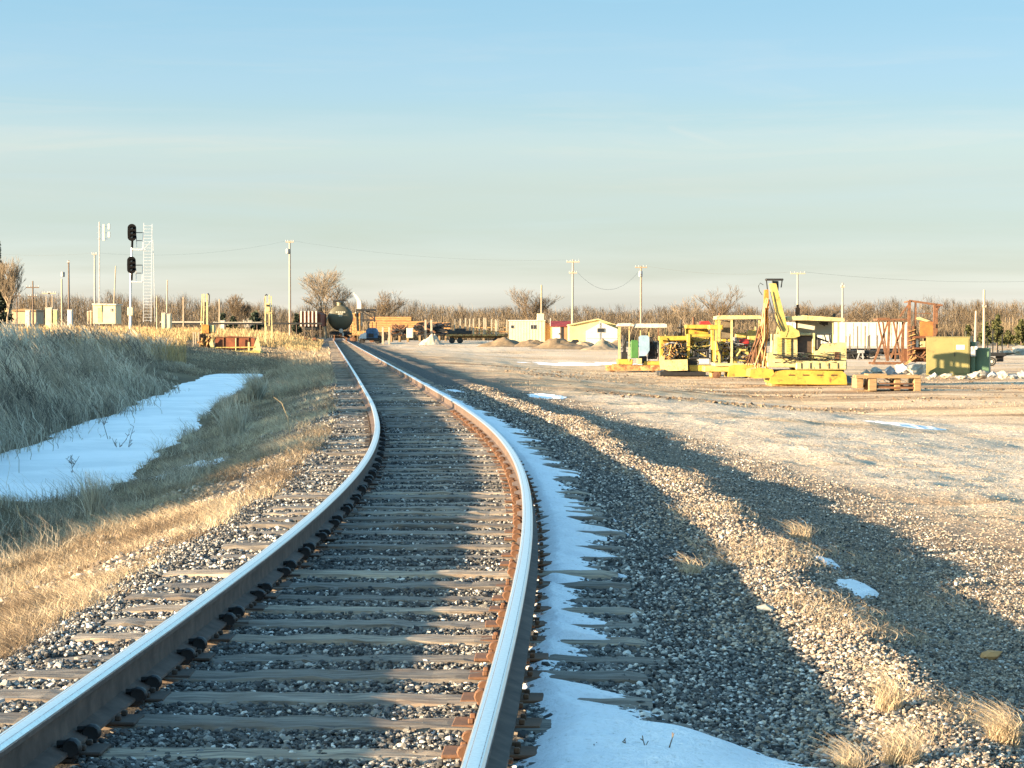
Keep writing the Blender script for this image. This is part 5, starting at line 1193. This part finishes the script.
# rusty machine in the grass
T = Thing('scrapped_machine', 'derelict yellow machine with rusty hopper and twin pale mast standing in the grass', 'derelict machine', 230, 359, d=140); zset(T, float(ground(T.loc.x, 140)))
m = T.mb(); m.pbox(209, 350.5, 262, 355.5, -.8, -.55, .02).pbox(209, 350.5, 262, 355.5, .6, .85, .02).pbox(209, 351, 213, 355, -.55, .6).pbox(258, 351, 262, 355, -.55, .6); m.build('frame', YEL2, T)
m = T.mb(); m.pprism([(216, 349.5), (216.2, 337), (228, 336.5), (229, 335.8), (249, 337.2), (256, 338.5), (254.5, 349.5)], -.5, .6); hp = m.build('hopper', M('red_brown_rust', (.2, .06, .025), (.09, .03, .015), 2.5, .85, bmp=.4), T)
m = T.mb()
for u in (224, 237, 249): m.pbox(u, 337.5, u+.9, 349.5, -.56, -.5, 0)
m.pbox(216, 336.6, 256, 337.4, -.58, -.5, 0); m.build('rib', RUST, hp)
for u in (212.5, 219, 250, 258):
    m = T.mb(); m.pbox(u, 355.5, u+2.2, T.vb, -.6, .6, .02); m.build('leg', BLACK if u != 258 else PALW, T)
m = T.mb(); m.pprism([(254, 350.5), (257, 341), (259.5, 335), (261, 343), (262.5, 350.5)], -.8, -.7); m.build('end_bracket', CREAM, T)
m = T.mb(); m.pprism([(213, 350.5), (211, 343), (214, 338), (216, 350.5)], -.8, -.7); m.build('end_bracket', CREAM, T)
m = T.mb(); m.pbox(237, 338, 238, 351, -.82, -.75); m.build('stanchion', CREAM, T)
m = T.mb(); m.pbox(249.5, 342, 251.5, 351, -.82, -.7); m.build('stanchion', CREAM, T)
m = T.mb(); m.pbeam((212, 347.5), (256, 347), 1., None, -.8); m.build('grab_rail', YEL2, T)
m = T.mb(); m.pbox(200, 334, 205.5, 357, -.5, .3, .04).pbox(205, 336, 210, 356, -.3, .4, .04); tw = m.build('column', RUST, T)
hoses(T, 'scrap_piece', (199, 334, 213, 357), 20, .9, (-.8, -.5), RUSTY, 81, 1)
for a, b, w in (((202.7, 294), (201.2, 325), 1.0), ((204.6, 294), (203.7, 325), 1.), ((207.3, 294), (207.6, 325), 1.6)):
    m = T.mb(); m.pbeam(a, b, w, None, -.1); m.build('mast_post', CREAM, T)
m = T.mb(); m.ptube([(207.4, 295), (208.6, 293.6), (209.6, 295.2), (209.6, 299), (208.9, 305)], .75, -.1, 6).pbox(205, 302, 207, 306, -.1, .1, .02).pbox(204.2, 312, 206.6, 313, -.1, .1, 0); m.build('mast_hook', BLACK, T)
m = T.mb(); m.pbox(202.5, 324.5, 210.3, 333.8, -.5, .3, .03); m.build('orange_box', ORANGE, T)
m = T.mb(); m.pbox(210.6, 325, 215.2, 332.8, -.4, .3, .04); m.build('cream_box', CREAM, T)
for u in (195, 197.2, 200.2):
    m = T.mb(); m.pbeam((u, 332), (u, T.vb), 1.1, None, -.7); m.build('stake', POLE, T)
m = T.mb(); m.pbox(192.5, 356, 203, 358.6, -1., .2, .02).pbox(209, 357.5, 213, 361, -1., -.4, .02); m.build('foot_plate', CREAM, T)
# second twin mast
T = Thing('twin_mast', 'pale twin post mast with dark hook standing alone behind the golden grass', 'mast', 268, 330, d=170); zset(T, .2)
for a, b, w in (((265.6, 296), (265.2, 326), 1.3), ((269.3, 295), (269.2, 326), 1.1), ((271.3, 296), (271.9, 326), 1.)):
    m = T.mb(); m.pbeam(a, b, w, None, 0); m.build('post', CREAM, T)
m = T.mb(); m.pbox(265.4, 303, 270, 312, -.1, .15, .02).pbox(265, 312.5, 272, 313.5, -.1, .1, 0).pbeam((265.6, 325), (265.4, T.vb), 2, None, .1).pbeam((271.6, 325), (271.8, T.vb), 1.6, None, .1); m.build('cross_plate', CREAM, T)
m = T.mb(); m.ptube([(265, 309), (264.5, 299), (265.2, 295.5), (266.4, 294.4), (267.6, 295.5)], .75, 0, 6).pbox(266.5, 304.5, 269, 306.5, -.15, -.1, 0); m.build('hook', BLACK, T)
# rust red hopper wagon
T = Thing('hopper_wagon', 'rust red ribbed wagon end standing in the grass left of the tank wagon', 'wagon', 310, 330, d=255); zset(T, -.1)
m = T.mb(); m.pbox(300, 311.5, 317.5, 326.5, 0, 9, .03).pprism([(317.5, 313), (320.5, 314), (320.5, 326), (317.5, 326.5)], .2, 8); b = m.build('body', M('wagon_rust', (.2, .055, .025), (.12, .035, .018), 1.5, .8), T)
m = T.mb()
for u in (300.4, 304.2, 308, 311.8, 315.6): m.pbox(u, 311, u+1.5, 326.5, -.14, 0, .01)
m.build('rib', WHITE, b)
m = T.mb(); m.pbox(303, 326.5, 316, 330, .2, 8, .04); m.build('underframe', BLACK, T)
for u in (305, 314): disc_wheel(T, u, T.vb-1.8, 2.4, .8, 'wheel', RUST)
# ------------------------------------------------------------------ poles and wires
def pole(u, v0, d, z, label, arms=(), transformer=None, mat=POLE, rb=.16, lean=0, name='utility_pole', wide=None):
    T = Thing(name, label, 'utility pole', u, 326, 'utility poles', d=d); zset(T, z)
    rr = rb*T.s
    m = T.mb(); m.tube([m.P(u+lean, T.vb+3, 0), m.P(u+lean*.5, (T.vb+v0)/2, 0), m.P(u, v0, 0)], rb, 9, rb*.62); m.build('shaft', mat, T, True)
    for v, w in arms:
        m = T.mb(); m.pbox(u-w/2, v-.55, u+w/2, v+.55, -.16, -.06, .01); a = m.build('crossarm', mat, T)
        m = T.mb()
        for q in (-.46, -.2, .2, .46): m.ptube([(u+w*q, v-.5), (u+w*q, v-2.)], .35, -.11, 6)
        m.build('insulators', GREY, a)
    if transformer:
        du, v1, v2 = transformer; m = T.mb(); r = 1.5/T.s*1.3
        m.lathe([(r*.7, 0), (r, .04), (r, (v2-v1)/T.s*.92), (r*.8, (v2-v1)/T.s), (.02, (v2-v1)/T.s*1.02)], 14, m.P(u+du, v2, -.25), 'z'); m.build('transformer', GREY, T, True)
    return T
PW = M('pale_pole', (.38, .31, .22), (.27, .21, .15), 6., .9, stretch=(3, 3, .4))
P1 = pole(290, 241, 262, .2, 'tall pale pole with short crossarm left of the tank wagon', [(242.2, 8)], (-1.8, 249, 254), PW)
P2 = pole(573, 260, 270, -.4, 'pale pole with two crossarms above the red roofed shed', [(262, 13), (273, 8)], None, PW, lean=-.8)
P3 = pole(641, 266, 285, -.5, 'darker pole with crossarm and transformer above the open rail machine', [(267.5, 12)], (-.6, 271, 277), M('brown_pole', (.3, .22, .15), (.2, .15, .1), 6., .9))
P4 = pole(797.5, 272.5, 260, -1., 'pale T shaped pole behind the crane exhaust', [(273.6, 15)], None, PW)
P5 = pole(842.5, 283, 270, -1.2, 'thin pale pole with tiny arms behind the white trailer', [(287, 4)], None, PW)
P6 = pole(984, 290, 175, -1.2, 'pale pole with small dark fitting behind the cabinet', [(307, 4)], None, PW, .13)
P7 = pole(976, 311, 175, -1.2, 'short bare pale pole next to the pole behind the cabinet', (), None, PW, .13, lean=-1)
P8 = pole(541.5, 285, 280, -.4, 'brown bare pole rising from behind the white box', (), None, M('mid_pole', (.3, .23, .16), None, 6., .9))
P9 = pole(33, 281, 330, .5, 'dark pole with two crossarms at the far left', [(287.5, 13), (296.5, 9)], None, POLED)
P10 = pole(69, 260.5, 300, .5, 'tall dark bare pole left of the hut', [(263, 2)], None, POLED)
P11 = pole(62, 279, 310, .5, 'pale pole with white lamp head beside the tall dark pole', (), (1.5, 272, 277), PW)
P12 = pole(95, 254, 235, .5, 'grey pole with short top arm behind the cream hut', [(254.5, 5)], None, M('grey_pole', (.34, .3, .26), None, 6., .9), .12)
P13 = pole(116, 266, 235, .5, 'thin leaning pole rising from behind the hut roof', (), None, POLE, .09, lean=-3.5)
P14 = pole(17, 295, 340, .5, 'short dark pole beside the trees at the left edge', [(296, 8)], None, POLED, .12)
P15 = pole(167.5, 280, 240, .5, 'thin pale pole right of the ladder mast', (), None, PW, .1, lean=-1)
P16 = pole(183.5, 297, 250, .5, 'short thin pole left of the derelict machine', (), None, PW, .1)
P17 = pole(219.5, 299, 255, .4, 'thin straight pale pole right of the derelict machine mast', (), None, PW, .1)
P18 = pole(157, 296, 250, .5, 'short pale pole just right of the ladder mast foot', (), None, PW, .09)
P19 = pole(46.5, 296, 330, .5, 'left leg of the low pole pair at the far left', [(293.5, 8)], None, PW, .11)
P20 = pole(52.5, 295, 330, .5, 'right leg of the low pole pair at the far left', [(293.5, 8)], None, PW, .11)
def wire(label, pts, r=.012):
    """pts: world points; sag between them"""
    m = MB()
    for a, b, sag in pts:
        a, b = Vector(a), Vector(b); q = []
        for i in range(15):
            k = i/14; p = a.lerp(b, k); p.z -= sag*4*k*(1-k); q.append(p)
        m.tube(q, r, 4)
    o = m.build('overhead_wire', WIRE); prop(o, label, 'wire', 'overhead wires')
def top(T, u, v): return Vector((T.E.location.x+T.X(u), T.loc.y, T.E.location.z+T.Z(v)))
wire('sagging wire between the two poles left of the crane', [(top(P2, 578, 273), top(P3, 640, 270), 2.3)], .013)
wire('thin wires from the two armed pole running past the crane', [(top(P3, 646, 266), top(P4, 791, 272), .6), (top(P4, 804, 272), at_d(1100, 278, 280), .8)], .008)
wire('thin wires between the tall pale pole and the pole above the shed', [(top(P1, 293, 241), top(P2, 567, 260), .8)], .0045)
wire('faint wires from the left edge past the signal to the tall pale pole', [(at_d(-60, 246, 250), top(P12, 95, 253), .6), (top(P12, 97, 253), top(P1, 287, 241), .8)], .0045)

# ------------------------------------------------------------------ bare trees
def grow_tree(rg, h, spread=.5, levels=5, trunk=.05, split=3, upward=.35):
    segs = []
    def br(p, d, ln, r, lv):
        n = 3 if lv < 3 else 2; q = p
        for i in range(n):
            d2 = (d+Vector((rg.gauss(0, .1), rg.gauss(0, .1), upward*.12))).normalized(); e = q+d2*ln/n
            segs.append((q, e, r*(1-.25*i/n), r*(1-.25*(i+1)/n), lv)); q = e; d = d2
            if lv < levels and i < n-1 and lv > 0 and rg.random() < .75:
                a = rg.uniform(0, 6.28); s = Vector((math.cos(a), math.sin(a), upward)).normalized()
                br(q, (d*.6+s*spread*1.3).normalized(), ln*rg.uniform(.45, .7), r*.5, lv+1)
        if lv < levels:
            for k in range(split):
                a = rg.uniform(0, 6.28)+k*2.1; s = Vector((math.cos(a), math.sin(a), upward*.5)).normalized()
                br(q, (d*1.0+s*spread*rg.uniform(.7, 1.3)).normalized(), ln*rg.uniform(.66, .92), r*.62, lv+1)
    br(Vector((0, 0, 0)), Vector((rg.gauss(0, .05), rg.gauss(0, .05), 1)).normalized(), 1., 1., 0)
    zt = max(s[1].z for s in segs); k = h/zt
    return [(a*k, b*k, max(r0*trunk*h, 0), max(r1*trunk*h, 0), lv) for a, b, r0, r1, lv in segs]
def seg_mesh(segs, minr):
    A = np.array([s[0] for s in segs]); B = np.array([s[1] for s in segs]); r0 = np.maximum([s[2] for s in segs], minr); r1 = np.maximum([s[3] for s in segs], minr*.7)
    D = B-A; D /= np.linalg.norm(D, axis=1)[:, None]+1e-9
    up = np.where(np.abs(D[:, 2:3]) < .9, np.array([[0, 0, 1.]]), np.array([[1., 0, 0]]))
    E = np.cross(D, up); E /= np.linalg.norm(E, axis=1)[:, None]+1e-9; G = np.cross(D, E)
    V = []
    for k in range(3):
        th = 2*math.pi*k/3; o = E*math.cos(th)+G*math.sin(th); V += [A+o*r0[:, None], B+o*r1[:, None]]
    V = np.stack(V, 1); n = len(segs)
    bf = np.array([(0, 2, 3, 1), (2, 4, 5, 3), (4, 0, 1, 5)])
    return V.reshape(-1, 3), (bf[None]+(np.arange(n)*6)[:, None, None]).reshape(-1, 4)
def bare_tree(u, v0, d, z, label, seed, spread=.5, mat=BARK, levels=5, wid=.06, split=3, upward=.35, sx=1., group='bare trees'):
    T = Thing('bare_tree', label, 'tree', u, 326, group, d=d); zset(T, z)
    h = T.Z(v0); segs = grow_tree(random.Random(seed), h, spread, levels, .018, split, upward)
    tr_ = [s for s in segs if s[4] <= 1]; cr = [s for s in segs if s[4] > 1]
    V, f = seg_mesh(tr_, .05); V[:, 0] *= sx; np_mesh('trunk', V, f, mat, True, T.E)
    V, f = seg_mesh(cr, wid*.3); V[:, 0] *= sx; np_mesh('crown', V, f, mat, False, T.E)
bare_tree(326, 264, 330, 0, 'large spreading bare tree behind the tank wagon', 3, .62, BARKP, 6, .055, 3, .3, 1.15)
bare_tree(379, 289, 380, 0, 'dark bare tree right of the big tree behind the timber stack', 8, .6, BARK, 5, .07)
bare_tree(530, 285, 330, -.3, 'fine bare tree rising behind the white hut', 12, .6, BARK, 6, .035, 3, .35)
bare_tree(718, 283, 300, -.5, 'round headed bare tree above the yellow machines', 17, .6, BARK, 5, .05, 3, .3, 1.1)
bare_tree(694, 296, 320, -.5, 'smaller pale bare tree left of the round headed tree', 19, .5, BARKP, 5, .05)
bare_tree(822, 300, 340, -.8, 'low bare tree behind the crane canopy', 23, .7, BARK, 5, .06, 3, .3, 1.4)
bare_tree(862, 299, 350, -.8, 'brownish bare tree above the white trailer', 29, .6, BARK, 5, .06, 3, .3, 1.3)
bare_tree(8, 254, 300, .5, 'tall narrow pale bare tree at the left edge', 31, .33, BARKP, 6, .05, 3, .6)
bare_tree(248, 318, 300, .4, 'small pale forked tree in front of the blue shaded thicket', 37, .7, M('white_bark', (.5, .45, .38), None, 2, .9, bmp=0), 4, .08)
bare_tree(240, 293, 420, 0, 'feathery bare tree behind the golden grass', 41, .45, BARK, 6, .06)
# evergreens
def cedar(u, v0, vb, wpx, d, label, seed, mat, n=2600, shape='cone', sz=.16, z=None):
    T = Thing('cedar_tree', label, 'tree', u, vb, 'evergreen trees', d=d); zset(T, float(ground(T.loc.x, d)) if z is None else z)
    h = T.Z(v0); R = wpx/T.s/2; rg = np.random.default_rng(seed)
    m = T.mb(); m.tube([(0, 0, 0), (.05, 0, h*.5), (0, 0, h*.95)], .13, 7, .03); m.build('trunk', POLED, T, True)
    nb = 46; bz = rg.uniform(.1, .97, nb); ba = rg.uniform(0, 6.28, nb)
    k = rg.integers(0, nb, n); q = rg.uniform(.1, 1, n)**.7
    prof = (1-bz[k])**.8*(.8+.35*np.sin(k*2.3)) + .06
    rad = R*prof*q; x = np.cos(ba[k])*rad+rg.normal(0, .1, n)*R*.6; y = np.sin(ba[k])*rad+rg.normal(0, .1, n)*R*.6; zz = h*bz[k]+rad*.35+rg.normal(0, .03, n)*h
    nrm = rotm = None
    a = rg.uniform(0, 6.28, n); t = rg.normal(0, .6, n); s = sz*rg.uniform(.6, 1.4, n)
    dx = np.stack([np.cos(a)*np.cos(t), np.sin(a)*np.cos(t), np.sin(t)], -1)*s[:, None]; dz = np.stack([-np.cos(a)*np.sin(t), -np.sin(a)*np.sin(t), np.cos(t)], -1)*s[:, None]*.45
    c = np.stack([x, y, zz], -1); V = np.stack([c-dx, c-dz*.8, c+dx, c+dz], 1).reshape(-1, 3); f = np.arange(4*n).reshape(-1, 4)
    np_mesh('crown', V, f, mat, False, T.E, {'tone': np.repeat(np.clip(rg.normal(.5, .22, n), 0, 1), 4)})
cedar(997, 315, 352, 22, 290, 'tall olive cedar behind the small trailer', 1, NEEDLE)
cedar(985, 322, 352, 18, 300, 'shorter olive cedar between the pole and the tall cedar', 2, NEEDLE)
cedar(1021, 320, 352, 22, 285, 'olive cedar at the right edge of the picture', 3, NEEDLE)
cedar(1008, 331, 352, 15, 310, 'small brownish cedar between two taller cedars', 4, NEEDLE)
cedar(968, 326, 352, 16, 310, 'low brownish cedar above the cabinet roof', 9, NEEDLE)
cedar(-3, 245, 320, 36, 310, 'dark spruce at the left edge', 5, NEEDLED, 4500, sz=.3, z=.5)
cedar(223, 314, 324, 14, 330, 'dark evergreen bush behind the far road, left of its pair', 6, NEEDLED, 1600, sz=.25, z=.2)
cedar(233, 317, 324, 15, 335, 'low dark evergreen bush behind the far road, between its neighbours', 7, NEEDLED, 1600, sz=.25, z=.2)
cedar(255, 313, 324, 24, 340, 'broad dark evergreen bush left of the twin mast', 8, NEEDLED, 1800, sz=.3, z=.2)
cedar(297, 314, 326, 13, 345, 'dark evergreen bush right of the tall pale pole', 10, NEEDLED, 1500, sz=.25, z=.2)
# the far wood: one mass of bare trees and brush
def far_wood():
    rg = np.random.default_rng(4); X, Y, H = [], [], []
    for d, step, hm in ((420, 2.6, 5.4), (470, 2.2, 6.6), (530, 2.1, 7.8), (610, 2.2, 9.2)):
        x = -.27*d
        while x < .27*d:
            u = 512+x/d*F
            prof = 1.3 if u < 190 else 1.14 if u < 270 else 1. if u < 310 else 1.12 if u < 420 else .96 if u < 640 else 1.0 if u < 860 else 1.1
            X.append(x); Y.append(d+rg.uniform(-22, 22)); H.append(hm*prof*rg.uniform(.8, 1.12)*(1+.3*float(fbm(u*.012, d*.01, 7, 3)))); x += step*rg.uniform(.5, 1.5)
    X, Y, H = map(np.array, (X, Y, H)); per = 430
    i = np.repeat(np.arange(len(X)), per); n = len(i); q = RNG.uniform(0, 1, n)
    r = np.abs(RNG.normal(0, 1, n))*(.7+1.6*np.sin(np.pi*np.clip(q*.85+.12, 0, 1)))*1.6; a = RNG.uniform(0, 6.28, n)
    x = X[i]+np.cos(a)*r; y = Y[i]+np.sin(a)*r; ln = H[i]*RNG.uniform(.1, .24, n); z = -.8+q*(H[i]-ln*.8)
    tone = np.clip(.42+np.repeat(RNG.normal(0, .12, len(X)), per)+RNG.normal(0, .2, n), 0, 1)
    blades('far_wood', 'distant belt of bare brown trees along the horizon', x, y, z, ln, .035, TWIG, tone, .6, 3, 0, curl=.2)
    V, f = seg_mesh([(Vector((X[k], Y[k], -1)), Vector((X[k]+rg.normal()*.4, Y[k], H[k]*.7)), .07, .03, 0) for k in range(0, len(X), 3)], .03)
    o = np_mesh('far_trunks', V, f, BARKP, False); prop(o, 'pale thin trunks in the distant wood', kind='stuff')
    n = 140000; y = RNG.uniform(345, 520, n); x = RNG.uniform(-.27, .27, n)*y
    c = fbm(x*.08, y*.05, 111, 4); k = (c > -.2) & ~((np.abs(x-xc(y)) < 4))
    x, y, c = x[k], y[k], c[k]
    blades('brush', 'tan brush and saplings in front of the far wood', x, y, np.full(len(x), -.5), (2.2+5*np.clip(c+.1, 0, 1))*RNG.uniform(.4, 1.1, len(x)), .05, TWIG, np.clip(.6+c+RNG.normal(0, .2, len(x)), 0, 1), .45, 3, .3)
far_wood()

# thicket out of view on the left, added to shade ditch and near grass
def thicket():
    n = 30000; y = RNG.uniform(2, 124, n); x = -39+RNG.normal(0, 1.6, n)
    top = np.interp(y, [0, 12, 60, 90, 124], [3.2, 5.2, 5.4, 4.4, 3.0])*(1+.25*fbm(y*.3, y*0, 121, 3)); z = ground(x, y)+top*RNG.uniform(0, 1, n)**.8
    s = .34*RNG.uniform(.6, 1.3, n); a = RNG.uniform(0, 6.28, n); t = RNG.normal(0, .7, n)
    dx = np.stack([np.cos(a)*np.cos(t), np.sin(a)*np.cos(t), np.sin(t)], -1)*s[:, None]; dz = np.stack([-np.cos(a)*np.sin(t), -np.sin(a)*np.sin(t), np.cos(t)], -1)*s[:, None]*.7
    c = np.stack([x, y, z], -1); V = np.stack([c-dx, c-dz, c+dx, c+dz], 1).reshape(-1, 3)
    o = np_mesh('thicket', V, np.arange(4*n).reshape(-1, 4), NEEDLE, False, None, {'tone': np.repeat(np.clip(RNG.normal(.5, .2, n), 0, 1), 4)})
    prop(o, 'unseen dense cedar thicket added left of the field to shade it', kind='stuff')
thicket()

# ------------------------------------------------------------------ daylight
ELEV = math.radians(8.7); AZ = math.radians(66)      # light travels to the right and away from the camera
Ld = Vector((math.sin(AZ)*math.cos(ELEV), math.cos(AZ)*math.cos(ELEV), -math.sin(ELEV)))
sun = bpy.data.lights.new('sun', 'SUN'); sun.energy = 5.0; sun.angle = math.radians(.5); sun.color = (1, .745, .46)
so = bpy.data.objects.new('sun', sun); COL.objects.link(so); so.rotation_euler = Ld.to_track_quat('-Z', 'Y').to_euler(); so.location = (-40, -20, 30)
W = bpy.data.worlds.new('World'); sc.world = W; W.use_nodes = True
N, L = W.node_tree.nodes, W.node_tree.links; bg = N['Background']
sky = N.new('ShaderNodeTexSky'); sky.sky_type = 'NISHITA'; sky.sun_disc = False; sky.sun_elevation = ELEV
SD = -Ld; sky.sun_rotation = math.atan2(SD.x, SD.y)
sky.air_density = 1.; sky.dust_density = 1.; sky.ozone_density = 1.
tc = N.new('ShaderNodeTexCoord'); sx = N.new('ShaderNodeSeparateXYZ'); L.new(tc.outputs['Generated'], sx.inputs[0])
mp = N.new('ShaderNodeMapping'); mp.inputs['Scale'].default_value = (3., 3., 46.); L.new(tc.outputs['Generated'], mp.inputs['Vector'])
cn = noise(N, L, 1.6, 6, mp.outputs[0], .55, .3)
el = mathn(N, L, 'ADD', sx.outputs['Z'], mathn(N, L, 'MULTIPLY', mathn(N, L, 'SUBTRACT', cn.outputs[0], .5), .026))
SKYR = [(0, (1.713, 1.955, 3.434)), (0.0544, (1.123, 1.363, 2.595)), (0.12, (0.801, 0.979, 1.724)), (0.1636, (0.717, 0.867, 1.453)), (0.2, (0.678, 0.809, 1.279)), (0.2728, (0.696, 0.769, 1.087)), (0.328, (0.736, 0.798, 1.052)), (0.356, (0.72, 0.794, 1.055)), (0.4, (0.634, 0.762, 1.026)), (0.436, (0.617, 0.76, 1.047)), (0.4908, (0.602, 0.757, 1.022)), (0.5456, (0.578, 0.753, 1.005)), (0.598, (0.566, 0.752, 0.995)), (0.8, (1.25, 1.85, 2.1)), (1, (1.35, 2.0, 2.25))]
rp = ramp(N, L, mathn(N, L, 'MULTIPLY', el, 4.), SKYR)
side = mathn(N, L, 'MULTIPLY_ADD', mathn(N, L, 'MINIMUM', mathn(N, L, 'MAXIMUM', sx.outputs['X'], -.3), .3), -.42, 1.)
sv = N.new('ShaderNodeVectorMath'); sv.operation = 'SCALE'; L.new(sky.outputs[0], sv.inputs[0]); L.new(side, sv.inputs['Scale'])
skyc = mix(N, L, 1., sv.outputs[0], rp.outputs[0], 'MULTIPLY')
# thin cirrus: streaks of slightly brighter, whiter air, and one short contrail
mp2 = N.new('ShaderNodeMapping'); mp2.inputs['Scale'].default_value = (6., 6., 70.); mp2.inputs['Rotation'].default_value = (0, .035, 0); L.new(tc.outputs['Generated'], mp2.inputs['Vector'])
c2 = noise(N, L, 1.3, 9, mp2.outputs[0], .62, .8)
cf = ramp(N, L, c2.outputs[0], [(.5, (0, 0, 0)), (.78, (1, 1, 1))]).outputs[0]
band = ramp(N, L, mathn(N, L, 'MULTIPLY', sx.outputs['Z'], 4.), [(.2, (.15, .15, .15)), (.38, (1, 1, 1)), (.62, (.45, .45, .45))]).outputs[0]
cz = mathn(N, L, 'MULTIPLY', mathn(N, L, 'MULTIPLY', cf, band), .75)
su = mathn(N, L, 'DIVIDE', sx.outputs['X'], sx.outputs['Y']); sw = mathn(N, L, 'DIVIDE', sx.outputs['Z'], sx.outputs['Y'])
u0, w0, u1, w1 = (664-512)/F, (HOR-126)/F, (738-512)/F, (HOR-151)/F; ln_ = math.hypot(u1-u0, w1-w0); ca, sa = (u1-u0)/ln_, (w1-w0)/ln_
du = mathn(N, L, 'SUBTRACT', su, u0); dw = mathn(N, L, 'SUBTRACT', sw, w0)
al = mathn(N, L, 'ADD', mathn(N, L, 'MULTIPLY', du, ca), mathn(N, L, 'MULTIPLY', dw, sa)); ac = mathn(N, L, 'ABSOLUTE', mathn(N, L, 'SUBTRACT', mathn(N, L, 'MULTIPLY', dw, ca), mathn(N, L, 'MULTIPLY', du, sa)))
m1 = ramp(N, L, mathn(N, L, 'DIVIDE', al, ln_), [(0., (0, 0, 0)), (.1, (1, 1, 1)), (.7, (.5, .5, .5)), (1., (0, 0, 0))]).outputs[0]
m2 = ramp(N, L, mathn(N, L, 'MULTIPLY', ac, 300.), [(0., (1, 1, 1)), (.62, (0, 0, 0))]).outputs[0]
front = mathn(N, L, 'GREATER_THAN', sx.outputs['Y'], 0.)
ctr = mathn(N, L, 'MULTIPLY', mathn(N, L, 'MULTIPLY', m1, m2), mathn(N, L, 'MULTIPLY', front, .5))
cw = mathn(N, L, 'MAXIMUM', cz, ctr)
lum = mix(N, L, 1., skyc, (1.22, 1.05, .99), 'MULTIPLY')
L.new(mix(N, L, cw, skyc, lum), bg.inputs['Color'])
bg.inputs['Strength'].default_value = .05
sc.view_settings.view_transform = 'Standard'; sc.view_settings.look = 'None'; sc.view_settings.gamma = 1; sc.view_settings.exposure = 2.5
sc.render.engine = 'CYCLES'; sc.cycles.use_denoising = True; sc.cycles.max_bounces = 5; sc.cycles.diffuse_bounces = 3
sc.cycles.glossy_bounces = 2; sc.cycles.transmission_bounces = 2; sc.cycles.transparent_max_bounces = 4
bpy.context.view_layer.update()
